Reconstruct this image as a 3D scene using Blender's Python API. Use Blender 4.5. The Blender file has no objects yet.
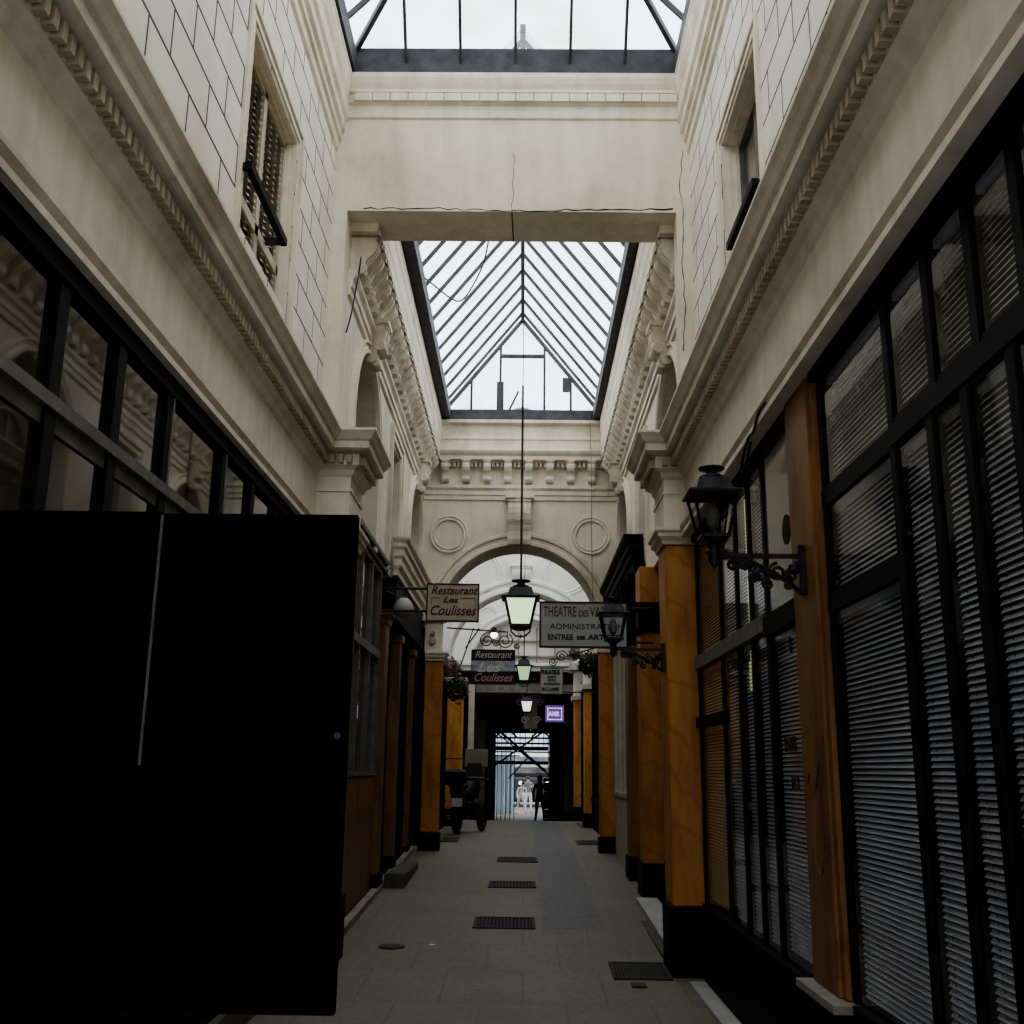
import bpy, bmesh, math, random
from mathutils import Vector, Matrix
random.seed(7)
S = bpy.context.scene
C = S.collection
PI = math.pi

# ------------------------------------------------------------------ materials
def nm(name):
    m = bpy.data.materials.new(name); m.use_nodes = True
    nt = m.node_tree; b = nt.nodes['Principled BSDF']
    return m, nt, b
def N(nt, t, **k):
    n = nt.nodes.new(t)
    for a, v in k.items(): setattr(n, a, v)
    return n
def ramp(nt, fac, stops):
    r = N(nt, 'ShaderNodeValToRGB'); e = r.color_ramp.elements
    while len(e) < len(stops): e.new(.5)
    for i, (p, c) in enumerate(stops):
        e[i].position = p; e[i].color = (*c, 1)
    nt.links.new(fac, r.inputs[0]); return r.outputs[0]
def noise(nt, scale, detail=4, stretch=(1, 1, 1), rough=.6):
    tc = N(nt, 'ShaderNodeTexCoord'); mp = N(nt, 'ShaderNodeMapping')
    mp.inputs['Scale'].default_value = stretch
    nt.links.new(tc.outputs['Object'], mp.inputs[0])
    n = N(nt, 'ShaderNodeTexNoise'); n.inputs['Scale'].default_value = scale
    n.inputs['Detail'].default_value = detail; n.inputs['Roughness'].default_value = rough
    nt.links.new(mp.outputs[0], n.inputs[0]); return n.outputs[0]
def mixc(nt, fac, a, b, mode='MIX'):
    m = N(nt, 'ShaderNodeMix', data_type='RGBA', blend_type=mode)
    if isinstance(fac, (int, float)): m.inputs[0].default_value = fac
    else: nt.links.new(fac, m.inputs[0])
    for i, v in ((6, a), (7, b)):
        if isinstance(v, tuple): m.inputs[i].default_value = (*v, 1)
        else: nt.links.new(v, m.inputs[i])
    return m.outputs[2]
def bump(nt, b, h, s=.2, d=.01):
    n = N(nt, 'ShaderNodeBump'); n.inputs['Strength'].default_value = s; n.inputs['Distance'].default_value = d
    nt.links.new(h, n.inputs['Height']); nt.links.new(n.outputs[0], b.inputs['Normal'])
def speck(name, c1, c2, scale=3, rough=.6, stretch=(1, 1, 1), metal=0, bs=.15, detail=5, lo=.35, hi=.65, spec=.4):
    m, nt, b = nm(name)
    f = noise(nt, scale, detail, stretch)
    nt.links.new(ramp(nt, f, [(lo, c1), (hi, c2)]), b.inputs['Base Color'])
    b.inputs['Roughness'].default_value = rough; b.inputs['Metallic'].default_value = metal
    b.inputs['Specular IOR Level'].default_value = spec
    if bs: bump(nt, b, noise(nt, scale*9, 3, stretch), bs, .01)
    return m

def plaster_mat(name, base, dirt, crack=False):
    m, nt, b = nm(name)
    big = noise(nt, 1.1, 6); fine = noise(nt, 14, 4)
    c = ramp(nt, big, [(.3, dirt), (.52, base), (.8, tuple(min(1, x*1.06) for x in base))])
    c = mixc(nt, .18, c, ramp(nt, fine, [(.35, dirt), (.6, base)]))
    streak = noise(nt, 2.2, 5, (3, 3, .35))
    c = mixc(nt, .25, c, ramp(nt, streak, [(.38, dirt), (.58, base)]))
    if crack:
        tc = N(nt, 'ShaderNodeTexCoord')
        v = N(nt, 'ShaderNodeTexVoronoi', feature='DISTANCE_TO_EDGE'); v.inputs['Scale'].default_value = .55
        w = N(nt, 'ShaderNodeTexNoise'); w.inputs['Scale'].default_value = 3
        nt.links.new(tc.outputs['Object'], w.inputs[0])
        nt.links.new(mixc(nt, .12, tc.outputs['Object'], w.outputs[1]), v.inputs[0])
        cr = ramp(nt, v.outputs[0], [(.0, (1, 1, 1)), (.004, (0, 0, 0))])
        c = mixc(nt, cr, c, (.12, .1, .07))
    nt.links.new(c, b.inputs['Base Color'])
    b.inputs['Roughness'].default_value = .75; b.inputs['Specular IOR Level'].default_value = .25
    bump(nt, b, fine, .12, .01)
    return m
M = {}
M['plaster'] = plaster_mat('cream plaster', (.70, .64, .52), (.47, .415, .315))
M['plaster_crack'] = plaster_mat('cracked cream plaster', (.66, .59, .465), (.50, .435, .33), True)
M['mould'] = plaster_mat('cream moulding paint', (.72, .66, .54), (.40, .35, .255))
M['dentil'] = plaster_mat('shaded grimy dentil paint', (.42, .36, .26), (.22, .18, .12))  # under-cornice shadow as well as grime put into the dentil colour
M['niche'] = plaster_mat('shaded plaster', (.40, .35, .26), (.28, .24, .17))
M['lace'] = plaster_mat('pale lace curtain', (.34, .32, .27), (.12, .11, .09))
M['white_plaster'] = plaster_mat('pale plaster', (.80, .78, .74), (.66, .64, .59))
def ashlar_mat(axis):
    m, nt, b = nm('ashlar plaster')
    tc = N(nt, 'ShaderNodeTexCoord'); sp = N(nt, 'ShaderNodeSeparateXYZ'); cb = N(nt, 'ShaderNodeCombineXYZ')
    nt.links.new(tc.outputs['Object'], sp.inputs[0])
    nt.links.new(sp.outputs[1], cb.inputs[0]); nt.links.new(sp.outputs[2], cb.inputs[1])
    br = N(nt, 'ShaderNodeTexBrick'); nt.links.new(cb.outputs[0], br.inputs[0])
    br.inputs['Scale'].default_value = 1; br.inputs['Brick Width'].default_value = .62; br.inputs['Row Height'].default_value = .285
    br.inputs['Mortar Size'].default_value = .0105; br.inputs['Mortar Smooth'].default_value = .2
    br.inputs['Color1'].default_value = (.77, .73, .64, 1); br.inputs['Color2'].default_value = (.72, .68, .59, 1)
    br.inputs['Mortar'].default_value = (.05, .045, .035, 1)
    n = noise(nt, 2, 5)
    c = mixc(nt, ramp(nt, n, [(.35, (.35, .35, .35)), (.6, (0, 0, 0))]), br.outputs[0], (.5, .44, .34))
    c = mixc(nt, br.outputs[1], c, (.05, .045, .035))
    nt.links.new(c, b.inputs['Base Color']); b.inputs['Roughness'].default_value = .8
    inv = N(nt, 'ShaderNodeMath', operation='SUBTRACT'); inv.inputs[0].default_value = 1; nt.links.new(br.outputs[1], inv.inputs[1])
    bump(nt, b, inv.outputs[0], .8, .01)
    return m
M['ashlar'] = ashlar_mat(0)
def orange_mat(name, a, c_, d):
    m, nt, b = nm(name)
    f = noise(nt, 2.6, 8, (2, 2, .5), .65)
    tc = N(nt, 'ShaderNodeTexCoord'); w = N(nt, 'ShaderNodeTexWave', bands_direction='DIAGONAL')
    w.inputs['Scale'].default_value = 1.3; w.inputs['Distortion'].default_value = 9; w.inputs['Detail'].default_value = 4
    nt.links.new(tc.outputs['Object'], w.inputs[0])
    c = ramp(nt, f, [(.3, d), (.5, a), (.72, c_)])
    c = mixc(nt, ramp(nt, w.outputs[1], [(.0, (.45, .45, .45)), (.07, (0, 0, 0))]), c, d)
    nt.links.new(c, b.inputs['Base Color']); b.inputs['Roughness'].default_value = .5
    b.inputs['Specular IOR Level'].default_value = .3
    bump(nt, b, f, .1, .01)
    return m
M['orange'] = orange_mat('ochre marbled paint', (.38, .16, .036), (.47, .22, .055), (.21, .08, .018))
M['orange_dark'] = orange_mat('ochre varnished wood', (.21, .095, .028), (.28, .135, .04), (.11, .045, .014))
M['orange_lit'] = orange_mat('lightened ochre marbled paint', (.62, .29, .075), (.74, .38, .11), (.40, .16, .04))  # lit copy of the ochre paint: far-bay brightness put into its colour
M['wood_brown'] = orange_mat('brown varnished wood', (.16, .075, .03), (.22, .11, .05), (.08, .035, .015))
M['black'] = speck('black paint', (.003, .003, .0035), (.006, .006, .007), 4, .65, bs=.05, spec=.15)
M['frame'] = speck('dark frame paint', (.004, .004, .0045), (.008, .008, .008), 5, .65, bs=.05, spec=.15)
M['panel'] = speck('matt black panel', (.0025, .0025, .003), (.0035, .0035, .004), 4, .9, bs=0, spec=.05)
M['iron'] = speck('wrought iron', (.015, .015, .016), (.04, .038, .036), 20, .45, metal=.6, bs=.1)
M['curb'] = speck('skylight iron', (.022, .024, .027), (.055, .057, .062), 6, .6, bs=.1)
M['kerb'] = speck('stone kerb', (.16, .145, .12), (.26, .24, .20), 5, .8)
M['marble'] = speck('white marble threshold', (.30, .295, .28), (.42, .41, .39), 5, .5)
M['step'] = speck('dark stone step', (.05, .046, .04), (.09, .082, .07), 6, .8)
M['greywood'] = speck('weathered grey frame', (.09, .085, .075), (.16, .15, .13), 8, .6)
M['creamwood'] = speck('cream painted wood', (.40, .355, .26), (.50, .45, .34), 6, .5)
M['olive'] = speck('olive painted wood', (.20, .17, .09), (.28, .24, .12), 6, .5)
M['sign_tan'] = speck('tan sign enamel', (.40, .315, .235), (.47, .375, .28), 2, .6, bs=0)
M['sign_grey'] = speck('grey sign enamel', (.33, .325, .315), (.38, .375, .365), 2, .6, bs=0)
M['sign_black'] = speck('black sign enamel', (.01, .006, .006), (.02, .01, .01), 2, .5, bs=0)
M['ink_brown'] = speck('dark brown lettering', (.03, .015, .01), (.05, .02, .015), 9, .6, bs=0)
M['ink_red'] = speck('faded red brown lettering', (.10, .03, .022), (.16, .05, .035), 30, .6, bs=0)
M['ink_black'] = speck('black lettering', (.008, .008, .008), (.015, .015, .015), 9, .6, bs=0)
M['ink_white'] = speck('white lettering', (.6, .58, .55), (.7, .68, .65), 9, .6, bs=0)
M['ink_pink'] = speck('pale red lettering', (.5, .26, .24), (.6, .34, .3), 9, .6, bs=0)
M['sky_picture'] = speck('blue grey picture', (.22, .28, .36), (.5, .5, .5), 14, .6, bs=0)
M['beige'] = speck('beige board', (.25, .23, .17), (.29, .265, .2), 3, .7, bs=0)
M['rubber'] = speck('tyre rubber', (.008, .008, .008), (.02, .02, .02), 20, .8)
M['chrome'] = speck('worn chrome', (.5, .5, .5), (.7, .7, .7), 20, .25, metal=1, bs=0)
M['moto'] = speck('black motorcycle fairing', (.008, .008, .01), (.015, .015, .018), 3, .45, bs=0)
M['plate'] = speck('white number plate', (.5, .5, .48), (.6, .6, .58), 9, .5, bs=0)
M['skin'] = speck('skin', (.42, .26, .19), (.5, .32, .24), 9, .6, bs=0)
M['hair'] = speck('dark hair', (.02, .015, .01), (.04, .03, .02), 30, .7)
M['white_cloth'] = speck('white cloth', (.55, .54, .54), (.68, .67, .66), 14, .9)
M['grey_cloth'] = speck('grey cloth', (.16, .16, .17), (.22, .22, .23), 14, .9)
M['dark_cloth'] = speck('dark cloth', (.015, .015, .018), (.03, .03, .034), 14, .9)
M['grate'] = speck('cast iron grate', (.02, .018, .015), (.05, .045, .04), 30, .7, metal=.3)
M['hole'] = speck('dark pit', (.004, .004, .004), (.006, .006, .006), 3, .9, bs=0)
M['flower'] = speck('dried flowers', (.16, .06, .06), (.5, .36, .3), 25, .9)
M['leaf'] = speck('dark foliage', (.015, .02, .01), (.06, .06, .03), 25, .8)
M['street'] = speck('blue grey street wall', (.30, .33, .38), (.55, .58, .64), 1.2, .8)  # mottled blue grey of the facade itself
M['blue_sheet'] = speck('pale blue sheeting', (.30, .42, .52), (.62, .70, .76), 3, .7, stretch=(6, 6, .2))
M['crate'] = speck('dark plastic crate', (.012, .012, .014), (.03, .03, .035), 9, .7)
M['redcloth'] = speck('dark red paint', (.07, .012, .012), (.10, .02, .018), 9, .7)

def pane_mat(name, dark, rough=.03):
    m, nt, b = nm(name)
    c = ramp(nt, noise(nt, 1.6, 5), [(.35, dark), (.7, tuple(x*2.2+.004 for x in dark))])
    nt.links.new(c, b.inputs['Base Color']); b.inputs['Roughness'].default_value = rough
    b.inputs['Specular IOR Level'].default_value = 1.0
    b.inputs['Coat Weight'].default_value = .5; b.inputs['Coat Roughness'].default_value = rough
    bump(nt, b, noise(nt, 1.5, 2), .05, .02)
    return m
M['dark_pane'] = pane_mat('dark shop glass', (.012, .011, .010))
M['grey_pane'] = pane_mat('grey dusty glass', (.05, .048, .045), .15)
def clear_glass():
    m = bpy.data.materials.new('clear shop glass'); m.use_nodes = True; nt = m.node_tree; nt.nodes.clear()
    o = N(nt, 'ShaderNodeOutputMaterial'); t = N(nt, 'ShaderNodeBsdfTransparent'); g = N(nt, 'ShaderNodeBsdfGlossy')
    g.inputs['Roughness'].default_value = .04; t.inputs[0].default_value = (.88, .885, .89, 1)
    f = N(nt, 'ShaderNodeFresnel'); f.inputs[0].default_value = 1.5
    mx = N(nt, 'ShaderNodeMixShader'); ge = N(nt, 'ShaderNodeNewGeometry'); iv = N(nt, 'ShaderNodeMath', operation='SUBTRACT'); iv.inputs[0].default_value = 1; nt.links.new(ge.outputs['Backfacing'], iv.inputs[1])
    ml = N(nt, 'ShaderNodeMath', operation='MULTIPLY'); nt.links.new(iv.outputs[0], ml.inputs[0]); nt.links.new(f.outputs[0], ml.inputs[1])
    nt.links.new(ml.outputs[0], mx.inputs[0]); nt.links.new(t.outputs[0], mx.inputs[1]); nt.links.new(g.outputs[0], mx.inputs[2])
    nt.links.new(mx.outputs[0], o.inputs[0]); return m
M['glass'] = clear_glass()
def sky_glass():
    m = bpy.data.materials.new('milky skylight glass'); m.use_nodes = True; nt = m.node_tree; nt.nodes.clear()
    o = N(nt, 'ShaderNodeOutputMaterial'); t = N(nt, 'ShaderNodeBsdfTransparent'); d = N(nt, 'ShaderNodeBsdfTranslucent')
    c = ramp(nt, noise(nt, 1.3, 6, (1, 2.2, 1)), [(.25, (.66, .66, .62)), (.5, (.9, .92, .95)), (.75, (.97, .98, 1))])
    nt.links.new(c, t.inputs[0]); nt.links.new(c, d.inputs[0])
    mx = N(nt, 'ShaderNodeMixShader'); mx.inputs[0].default_value = .12
    nt.links.new(t.outputs[0], mx.inputs[1]); nt.links.new(d.outputs[0], mx.inputs[2]); nt.links.new(mx.outputs[0], o.inputs[0])
    return m
M['skyglass'] = sky_glass()
def glow(name, c, e, s):
    m, nt, b = nm(name)
    f = noise(nt, 5, 3)
    nt.links.new(ramp(nt, f, [(.3, tuple(x*.8 for x in c)), (.7, c)]), b.inputs['Base Color'])
    b.inputs['Emission Color'].default_value = (*e, 1); b.inputs['Emission Strength'].default_value = s
    b.inputs['Roughness'].default_value = .3
    return m
M['lamp_green'] = glow('lit frosted lantern glass', (.6, .75, .5), (.76, .98, .60), 1.0)
M['lamp_green_dim'] = glow('dim green lantern glass', (.4, .6, .35), (.50, .85, .42), .62)
M['lamp_white'] = glow('lit white glass', (.7, .7, .7), (1, .97, .9), 1.0)
M['bulb'] = glow('bright bulb', (.8, .8, .8), (1, .93, .75), 4.0)
M['purple'] = glow('lit purple sign', (.12, .07, .25), (.26, .12, .58), .33)
M['purple_ink'] = glow('lit pale lettering', (.7, .65, .8), (.8, .7, 1), .8)
M['yellowlight'] = glow('warm lamp', (.7, .75, .3), (.8, 1, .35), .8)
def slat_mat(name, c1, c2):
    return speck(name, c1, c2, 1.3, .45, bs=0, stretch=(1, 1, 1), spec=.4)
M['slat'] = slat_mat('grey blue blind slats', (.42, .46, .52), (.70, .75, .82))
M['slat_warm'] = slat_mat('warm blind slats', (.45, .40, .24), (.62, .55, .35))
def floor_mat():
    m, nt, b = nm('paving')
    tc = N(nt, 'ShaderNodeTexCoord'); br = N(nt, 'ShaderNodeTexBrick')
    mp = N(nt, 'ShaderNodeMapping'); mp.inputs['Location'].default_value = (.28, 0, 0)
    nt.links.new(tc.outputs['Object'], mp.inputs[0]); nt.links.new(mp.outputs[0], br.inputs[0])
    br.inputs['Scale'].default_value = 1; br.inputs['Brick Width'].default_value = .60; br.inputs['Row Height'].default_value = 1.0
    br.inputs['Mortar Size'].default_value = .008; br.offset = .5
    br.inputs['Color1'].default_value = (.155, .13, .098, 1); br.inputs['Color2'].default_value = (.135, .118, .09, 1); br.inputs['Mortar'].default_value = (.085, .072, .056, 1)
    n1 = noise(nt, 1.1, 7); n2 = noise(nt, 22, 4)
    c = mixc(nt, ramp(nt, n1, [(.3, (.7, .7, .7)), (.62, (0, 0, 0))]), br.outputs[0], (.085, .073, .056))
    # bluish asphalt strip laid to the right of the slabs
    sp = N(nt, 'ShaderNodeSeparateXYZ'); nt.links.new(tc.outputs['Object'], sp.inputs[0])
    def cmp(o, v, op):
        q = N(nt, 'ShaderNodeMath', operation=op); nt.links.new(o, q.inputs[0]); q.inputs[1].default_value = v; return q.outputs[0]
    def mul(a_, b_):
        q = N(nt, 'ShaderNodeMath', operation='MULTIPLY'); nt.links.new(a_, q.inputs[0]); nt.links.new(b_, q.inputs[1]); return q.outputs[0]
    # strip between x = .2 and .87
    strip = mul(mul(cmp(sp.outputs[0], .21, 'GREATER_THAN'), cmp(sp.outputs[0], .80, 'LESS_THAN')), cmp(sp.outputs[1], 10.7, 'GREATER_THAN'))
    c = mixc(nt, strip, c, ramp(nt, n2, [(.3, (.06, .062, .066)), (.7, (.095, .097, .10))]))
    c = mixc(nt, .3, c, ramp(nt, n2, [(.3, (.06, .055, .045)), (.7, (.24, .215, .175))]))
    nt.links.new(c, b.inputs['Base Color'])
    b.inputs['Roughness'].default_value = .62; b.inputs['Specular IOR Level'].default_value = .35
    bump(nt, b, n2, .25, .01)
    return m
M['floor'] = floor_mat()

# ------------------------------------------------------------------ mesh helpers
class MB:
    def __init__(s): s.bm = bmesh.new()
    def face(s, pts):
        try: s.bm.faces.new([s.bm.verts.new(p) for p in pts])
        except ValueError: pass
    def box(s, x0, x1, y0, y1, z0, z1, bev=0):
        x0, x1 = sorted((x0, x1)); y0, y1 = sorted((y0, y1)); z0, z1 = sorted((z0, z1))
        v = [s.bm.verts.new(p) for p in ((x0, y0, z0), (x1, y0, z0), (x1, y1, z0), (x0, y1, z0), (x0, y0, z1), (x1, y0, z1), (x1, y1, z1), (x0, y1, z1))]
        fs = [s.bm.faces.new([v[i] for i in f]) for f in ((0, 3, 2, 1), (4, 5, 6, 7), (0, 1, 5, 4), (1, 2, 6, 5), (2, 3, 7, 6), (3, 0, 4, 7))]
        if bev:
            es = list({e for f in fs for e in f.edges})
            bmesh.ops.bevel(s.bm, geom=es, offset=bev, segments=1, affect='EDGES')
        return s
    def obar(s, a, b, w, h, up=(0, 0, 1)):
        a = Vector(a); b = Vector(b); d = (b-a).normalized(); u = Vector(up)
        if abs(d.dot(u)) > .98: u = Vector((1, 0, 0))
        r = d.cross(u).normalized()*w/2; u2 = r.cross(d).normalized()*h/2
        vs = [s.bm.verts.new(p) for c in (a, b) for p in (c-r-u2, c+r-u2, c+r+u2, c-r+u2)]
        for f in ((0, 1, 2, 3), (7, 6, 5, 4), (0, 4, 5, 1), (1, 5, 6, 2), (2, 6, 7, 3), (3, 7, 4, 0)): s.bm.faces.new([vs[i] for i in f])
        return s
    def tube(s, pts, r, n=6):
        pts = [Vector(p) for p in pts]; rings = []
        for i, p in enumerate(pts):
            d = (pts[min(i+1, len(pts)-1)]-pts[max(i-1, 0)]).normalized()
            u = Vector((0, 0, 1)) if abs(d.z) < .95 else Vector((0, 1, 0))
            a = d.cross(u).normalized(); b = d.cross(a).normalized()
            rr = r[i] if isinstance(r, (list, tuple)) else r
            rings.append([s.bm.verts.new(p+a*rr*math.cos(2*PI*k/n)+b*rr*math.sin(2*PI*k/n)) for k in range(n)])
        for i in range(len(rings)-1):
            for k in range(n):
                s.bm.faces.new([rings[i][k], rings[i][(k+1) % n], rings[i+1][(k+1) % n], rings[i+1][k]])
        s.bm.faces.new(rings[0][::-1]); s.bm.faces.new(rings[-1]); return s
    def lathe(s, c, prof, n=16, rot=0, axis='z'):
        rings = []
        for r, z in prof:
            ring = []
            for k in range(n):
                a = rot+2*PI*k/n; x, y = r*math.cos(a), r*math.sin(a)
                p = (c[0]+x, c[1]+y, c[2]+z) if axis == 'z' else ((c[0]+x, c[1]+z, c[2]+y) if axis == 'y' else (c[0]+z, c[1]+x, c[2]+y))
                ring.append(s.bm.verts.new(p))
            rings.append(ring)
        for i in range(len(rings)-1):
            for k in range(n):
                s.bm.faces.new([rings[i][k], rings[i][(k+1) % n], rings[i+1][(k+1) % n], rings[i+1][k]])
        s.bm.faces.new(rings[0][::-1]); s.bm.faces.new(rings[-1]); return s
    def sweep(s, path, prof, closed=False):
        """extrude a closed profile [(offset, z)] along an xy path, offset to the LEFT of travel, with mitres"""
        P_ = [Vector(p) for p in path]; n = len(P_); rings = []
        for i, p in enumerate(P_):
            d0 = (P_[i]-P_[i-1]).normalized() if i > 0 else None
            d1 = (P_[i+1]-P_[i]).normalized() if i < n-1 else None
            if d0 is None: d0 = d1
            if d1 is None: d1 = d0
            n0 = Vector((-d0.y, d0.x)); n1 = Vector((-d1.y, d1.x))
            m = (n0+n1); m = m/(1+n0.dot(n1)) if (1+n0.dot(n1)) > .05 else n0
            rings.append([s.bm.verts.new((p.x+m.x*o, p.y+m.y*o, z)) for o, z in prof])
        k = len(prof)
        for i in range(n-1):
            for j in range(k):
                s.bm.faces.new([rings[i][j], rings[i][(j+1) % k], rings[i+1][(j+1) % k], rings[i+1][j]])
        s.bm.faces.new(rings[0][::-1]); s.bm.faces.new(rings[-1]); return s
    def extr(s, pts, vec):
        a = [s.bm.verts.new(p) for p in pts]; b = [s.bm.verts.new(Vector(p)+Vector(vec)) for p in pts]
        n = len(pts); s.bm.faces.new(a[::-1]); s.bm.faces.new(b)
        for i in range(n): s.bm.faces.new([a[i], a[(i+1) % n], b[(i+1) % n], b[i]])
        return s
    def ring_xz(s, cx, cz, y, r0, r1, dy, a0=0, a1=2*PI, n=32, hn=1):
        """flat moulded ring facing -y (normal direction hn*y)"""
        prev = None; full = abs(a1-a0-2*PI) < 1e-4
        for i in range(n+1):
            a = a0+(a1-a0)*i/n; c, si = math.cos(a), math.sin(a)
            mid = (r0+r1)/2; w = (r1-r0)
            pr = [(r0, 0), (r0+w*.12, -dy), (r0+w*.32, -dy), (r0+w*.42, -dy*.5), (r0+w*.6, -dy*.5), (r0+w*.72, -dy), (r1-w*.1, -dy), (r1, 0)]
            cur = [s.bm.verts.new((cx+r*c, y+d*hn, cz+r*si)) for r, d in pr]
            if prev:
                for j in range(len(pr)-1): s.bm.faces.new([prev[j], prev[j+1], cur[j+1], cur[j]])
            prev = cur
        return s
    def ring_yz(s, cy, cz, x, r0, r1, dx, a0=0, a1=2*PI, n=28):
        prev = None
        for i in range(n+1):
            a = a0+(a1-a0)*i/n; c, si = math.cos(a), math.sin(a); w = r1-r0
            pr = [(r0, 0), (r0+w*.12, dx), (r0+w*.4, dx), (r0+w*.5, dx*.5), (r0+w*.7, dx*.5), (r0+w*.8, dx), (r1-w*.05, dx), (r1, 0)]
            cur = [s.bm.verts.new((x+d, cy+r*c, cz+r*si)) for r, d in pr]
            if prev:
                for j in range(len(pr)-1): s.bm.faces.new([prev[j], prev[j+1], cur[j+1], cur[j]])
            prev = cur
        return s
    def build(s, name, mat, parent=None, smooth=False, **tags):
        bmesh.ops.recalc_face_normals(s.bm, faces=s.bm.faces)
        me = bpy.data.meshes.new(name); s.bm.to_mesh(me); s.bm.free()
        me.materials.append(M[mat] if isinstance(mat, str) else mat)
        if smooth:
            for p in me.polygons: p.use_smooth = True
        o = bpy.data.objects.new(name, me); C.objects.link(o)
        if parent is not None:
            o.parent = parent
            ax = parent
            off = Vector((0, 0, 0))
            while ax is not None: off += ax.location; ax = ax.parent
            o.matrix_parent_inverse = Matrix.Translation(-off)
        for k, v in tags.items(): o[k] = v
        return o
def struct(mb, name, mat, **k):
    o = mb.build(name, mat, **k); o['kind'] = 'structure'; return o
def thing(name, label, cat, loc=(0, 0, 0), group=None):
    o = bpy.data.objects.new(name, None); C.objects.link(o); o.location = loc; o.empty_display_size = .1
    o['label'] = label; o['category'] = cat
    if group: o['group'] = group
    return o
def tag(o, label, cat, group=None):
    o['label'] = label; o['category'] = cat
    if group: o['group'] = group
    return o
def text(body, size, loc, mat, parent, name='lettering', shear=0, sx=1, rot=(PI/2, 0, 0), ext=.003, bold=0, align='LEFT', fit=None):
    cu = bpy.data.curves.new(name, 'FONT'); cu.body = body; cu.size = size; cu.extrude = ext; cu.shear = shear
    cu.offset = bold; cu.align_x = align; cu.resolution_u = 3
    t = bpy.data.objects.new(name, cu); C.objects.link(t)
    dg = bpy.context.evaluated_depsgraph_get(); dg.update()
    me = bpy.data.meshes.new_from_object(t.evaluated_get(dg)); bpy.data.objects.remove(t)
    if fit:
        xs = [v.co.x for v in me.vertices]; sx = fit/(max(xs)-min(xs))
    mt = Matrix.Translation(loc) @ (Matrix.Rotation(rot[2], 4, 'Z') @ Matrix.Rotation(rot[1], 4, 'Y') @ Matrix.Rotation(rot[0], 4, 'X')) @ Matrix.Diagonal((sx, 1, 1, 1))
    me.transform(mt); me.materials.clear(); me.materials.append(M[mat])
    o = bpy.data.objects.new(name, me); C.objects.link(o)
    o.parent = parent; off = Vector((0, 0, 0)); ax = parent
    while ax is not None: off += ax.location; ax = ax.parent
    o.matrix_parent_inverse = Matrix.Translation(-off)
    return o

# ------------------------------------------------------------------ layout numbers
XL, XR = -1.82, 1.38          # upper wall planes, first bay
YP0, YP1 = 8.8, 9.45          # first pier
YS0 = 9.12
SL, SR = -1.70, 1.53          # second bay wall planes
YA0, YA1 = 16.9, 17.5         # arched cross wall
def fz(y):                    # the paving climbs gently, then drops to the far gate
    if y < 8: return 0
    if y < 17: return .045*(y-8)
    if y < 25: return .405+.009*(y-17)
    if y < 31: return .477-(y-25)*.12
    return -.244

# floor
mb = MB(); ys = [-2, 8, 17, 25, 31, 44, 75]
for a, b in zip(ys[:-1], ys[1:]):
    w = 6 if b > 44 else 2.6
    mb.face([(-w, a, fz(a)), (w, a, fz(a)), (w, b, fz(b)), (-w, b, fz(b))])
struct(mb, 'floor', 'floor')

# ------------------------------------------------------------------ first bay walls
def wall_yz(mb, x0, x1, y0, y1, z0, z1, holes):
    """slab between x0 and x1 with rectangular holes [(ya,yb,za,zb)] (not overlapping in y)"""
    holes = sorted(holes); y = y0
    for ya, yb, za, zb in holes:
        if ya > y: mb.box(x0, x1, y, ya, z0, z1)
        if za > z0: mb.box(x0, x1, ya, yb, z0, za)
        if zb < z1: mb.box(x0, x1, ya, yb, zb, z1)
        y = yb
    if y < y1: mb.box(x0, x1, y, y1, z0, z1)
XLU, XRU = -1.84, 1.53
WIN = dict(L=[(6.05, 7.40, 4.95, 6.42)], R=[(6.22, 7.42, 4.95, 6.44)])
for s, X, nmx in ((-1, XL, 'wall_left'), (1, XR, 'wall_right')):
    key = 'L' if s < 0 else 'R'
    o = struct(MB().box(X, X+s*.5, -2, YP0, 3.55, 4.44), nmx, 'plaster')
    XU = XLU if s < 0 else XRU
    mb = MB(); wall_yz(mb, XU, XU+s*.5, -2, YP0+.1, 4.44, 8.12, WIN[key]); struct(mb, nmx+'_upper', 'ashlar')
struct(MB().box(-2.4, 2.1, -2.3, -2, 3.0, 8.1), 'wall_back', 'plaster')
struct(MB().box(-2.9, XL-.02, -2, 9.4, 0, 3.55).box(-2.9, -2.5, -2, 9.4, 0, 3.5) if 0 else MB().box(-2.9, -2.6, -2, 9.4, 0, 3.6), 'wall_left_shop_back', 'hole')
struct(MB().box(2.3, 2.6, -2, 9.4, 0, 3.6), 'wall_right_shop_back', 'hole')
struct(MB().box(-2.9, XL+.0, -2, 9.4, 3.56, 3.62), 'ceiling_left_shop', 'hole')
struct(MB().box(XR, 2.6, -2, 9.4, 3.60, 3.66), 'ceiling_right_shop', 'hole')

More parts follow.
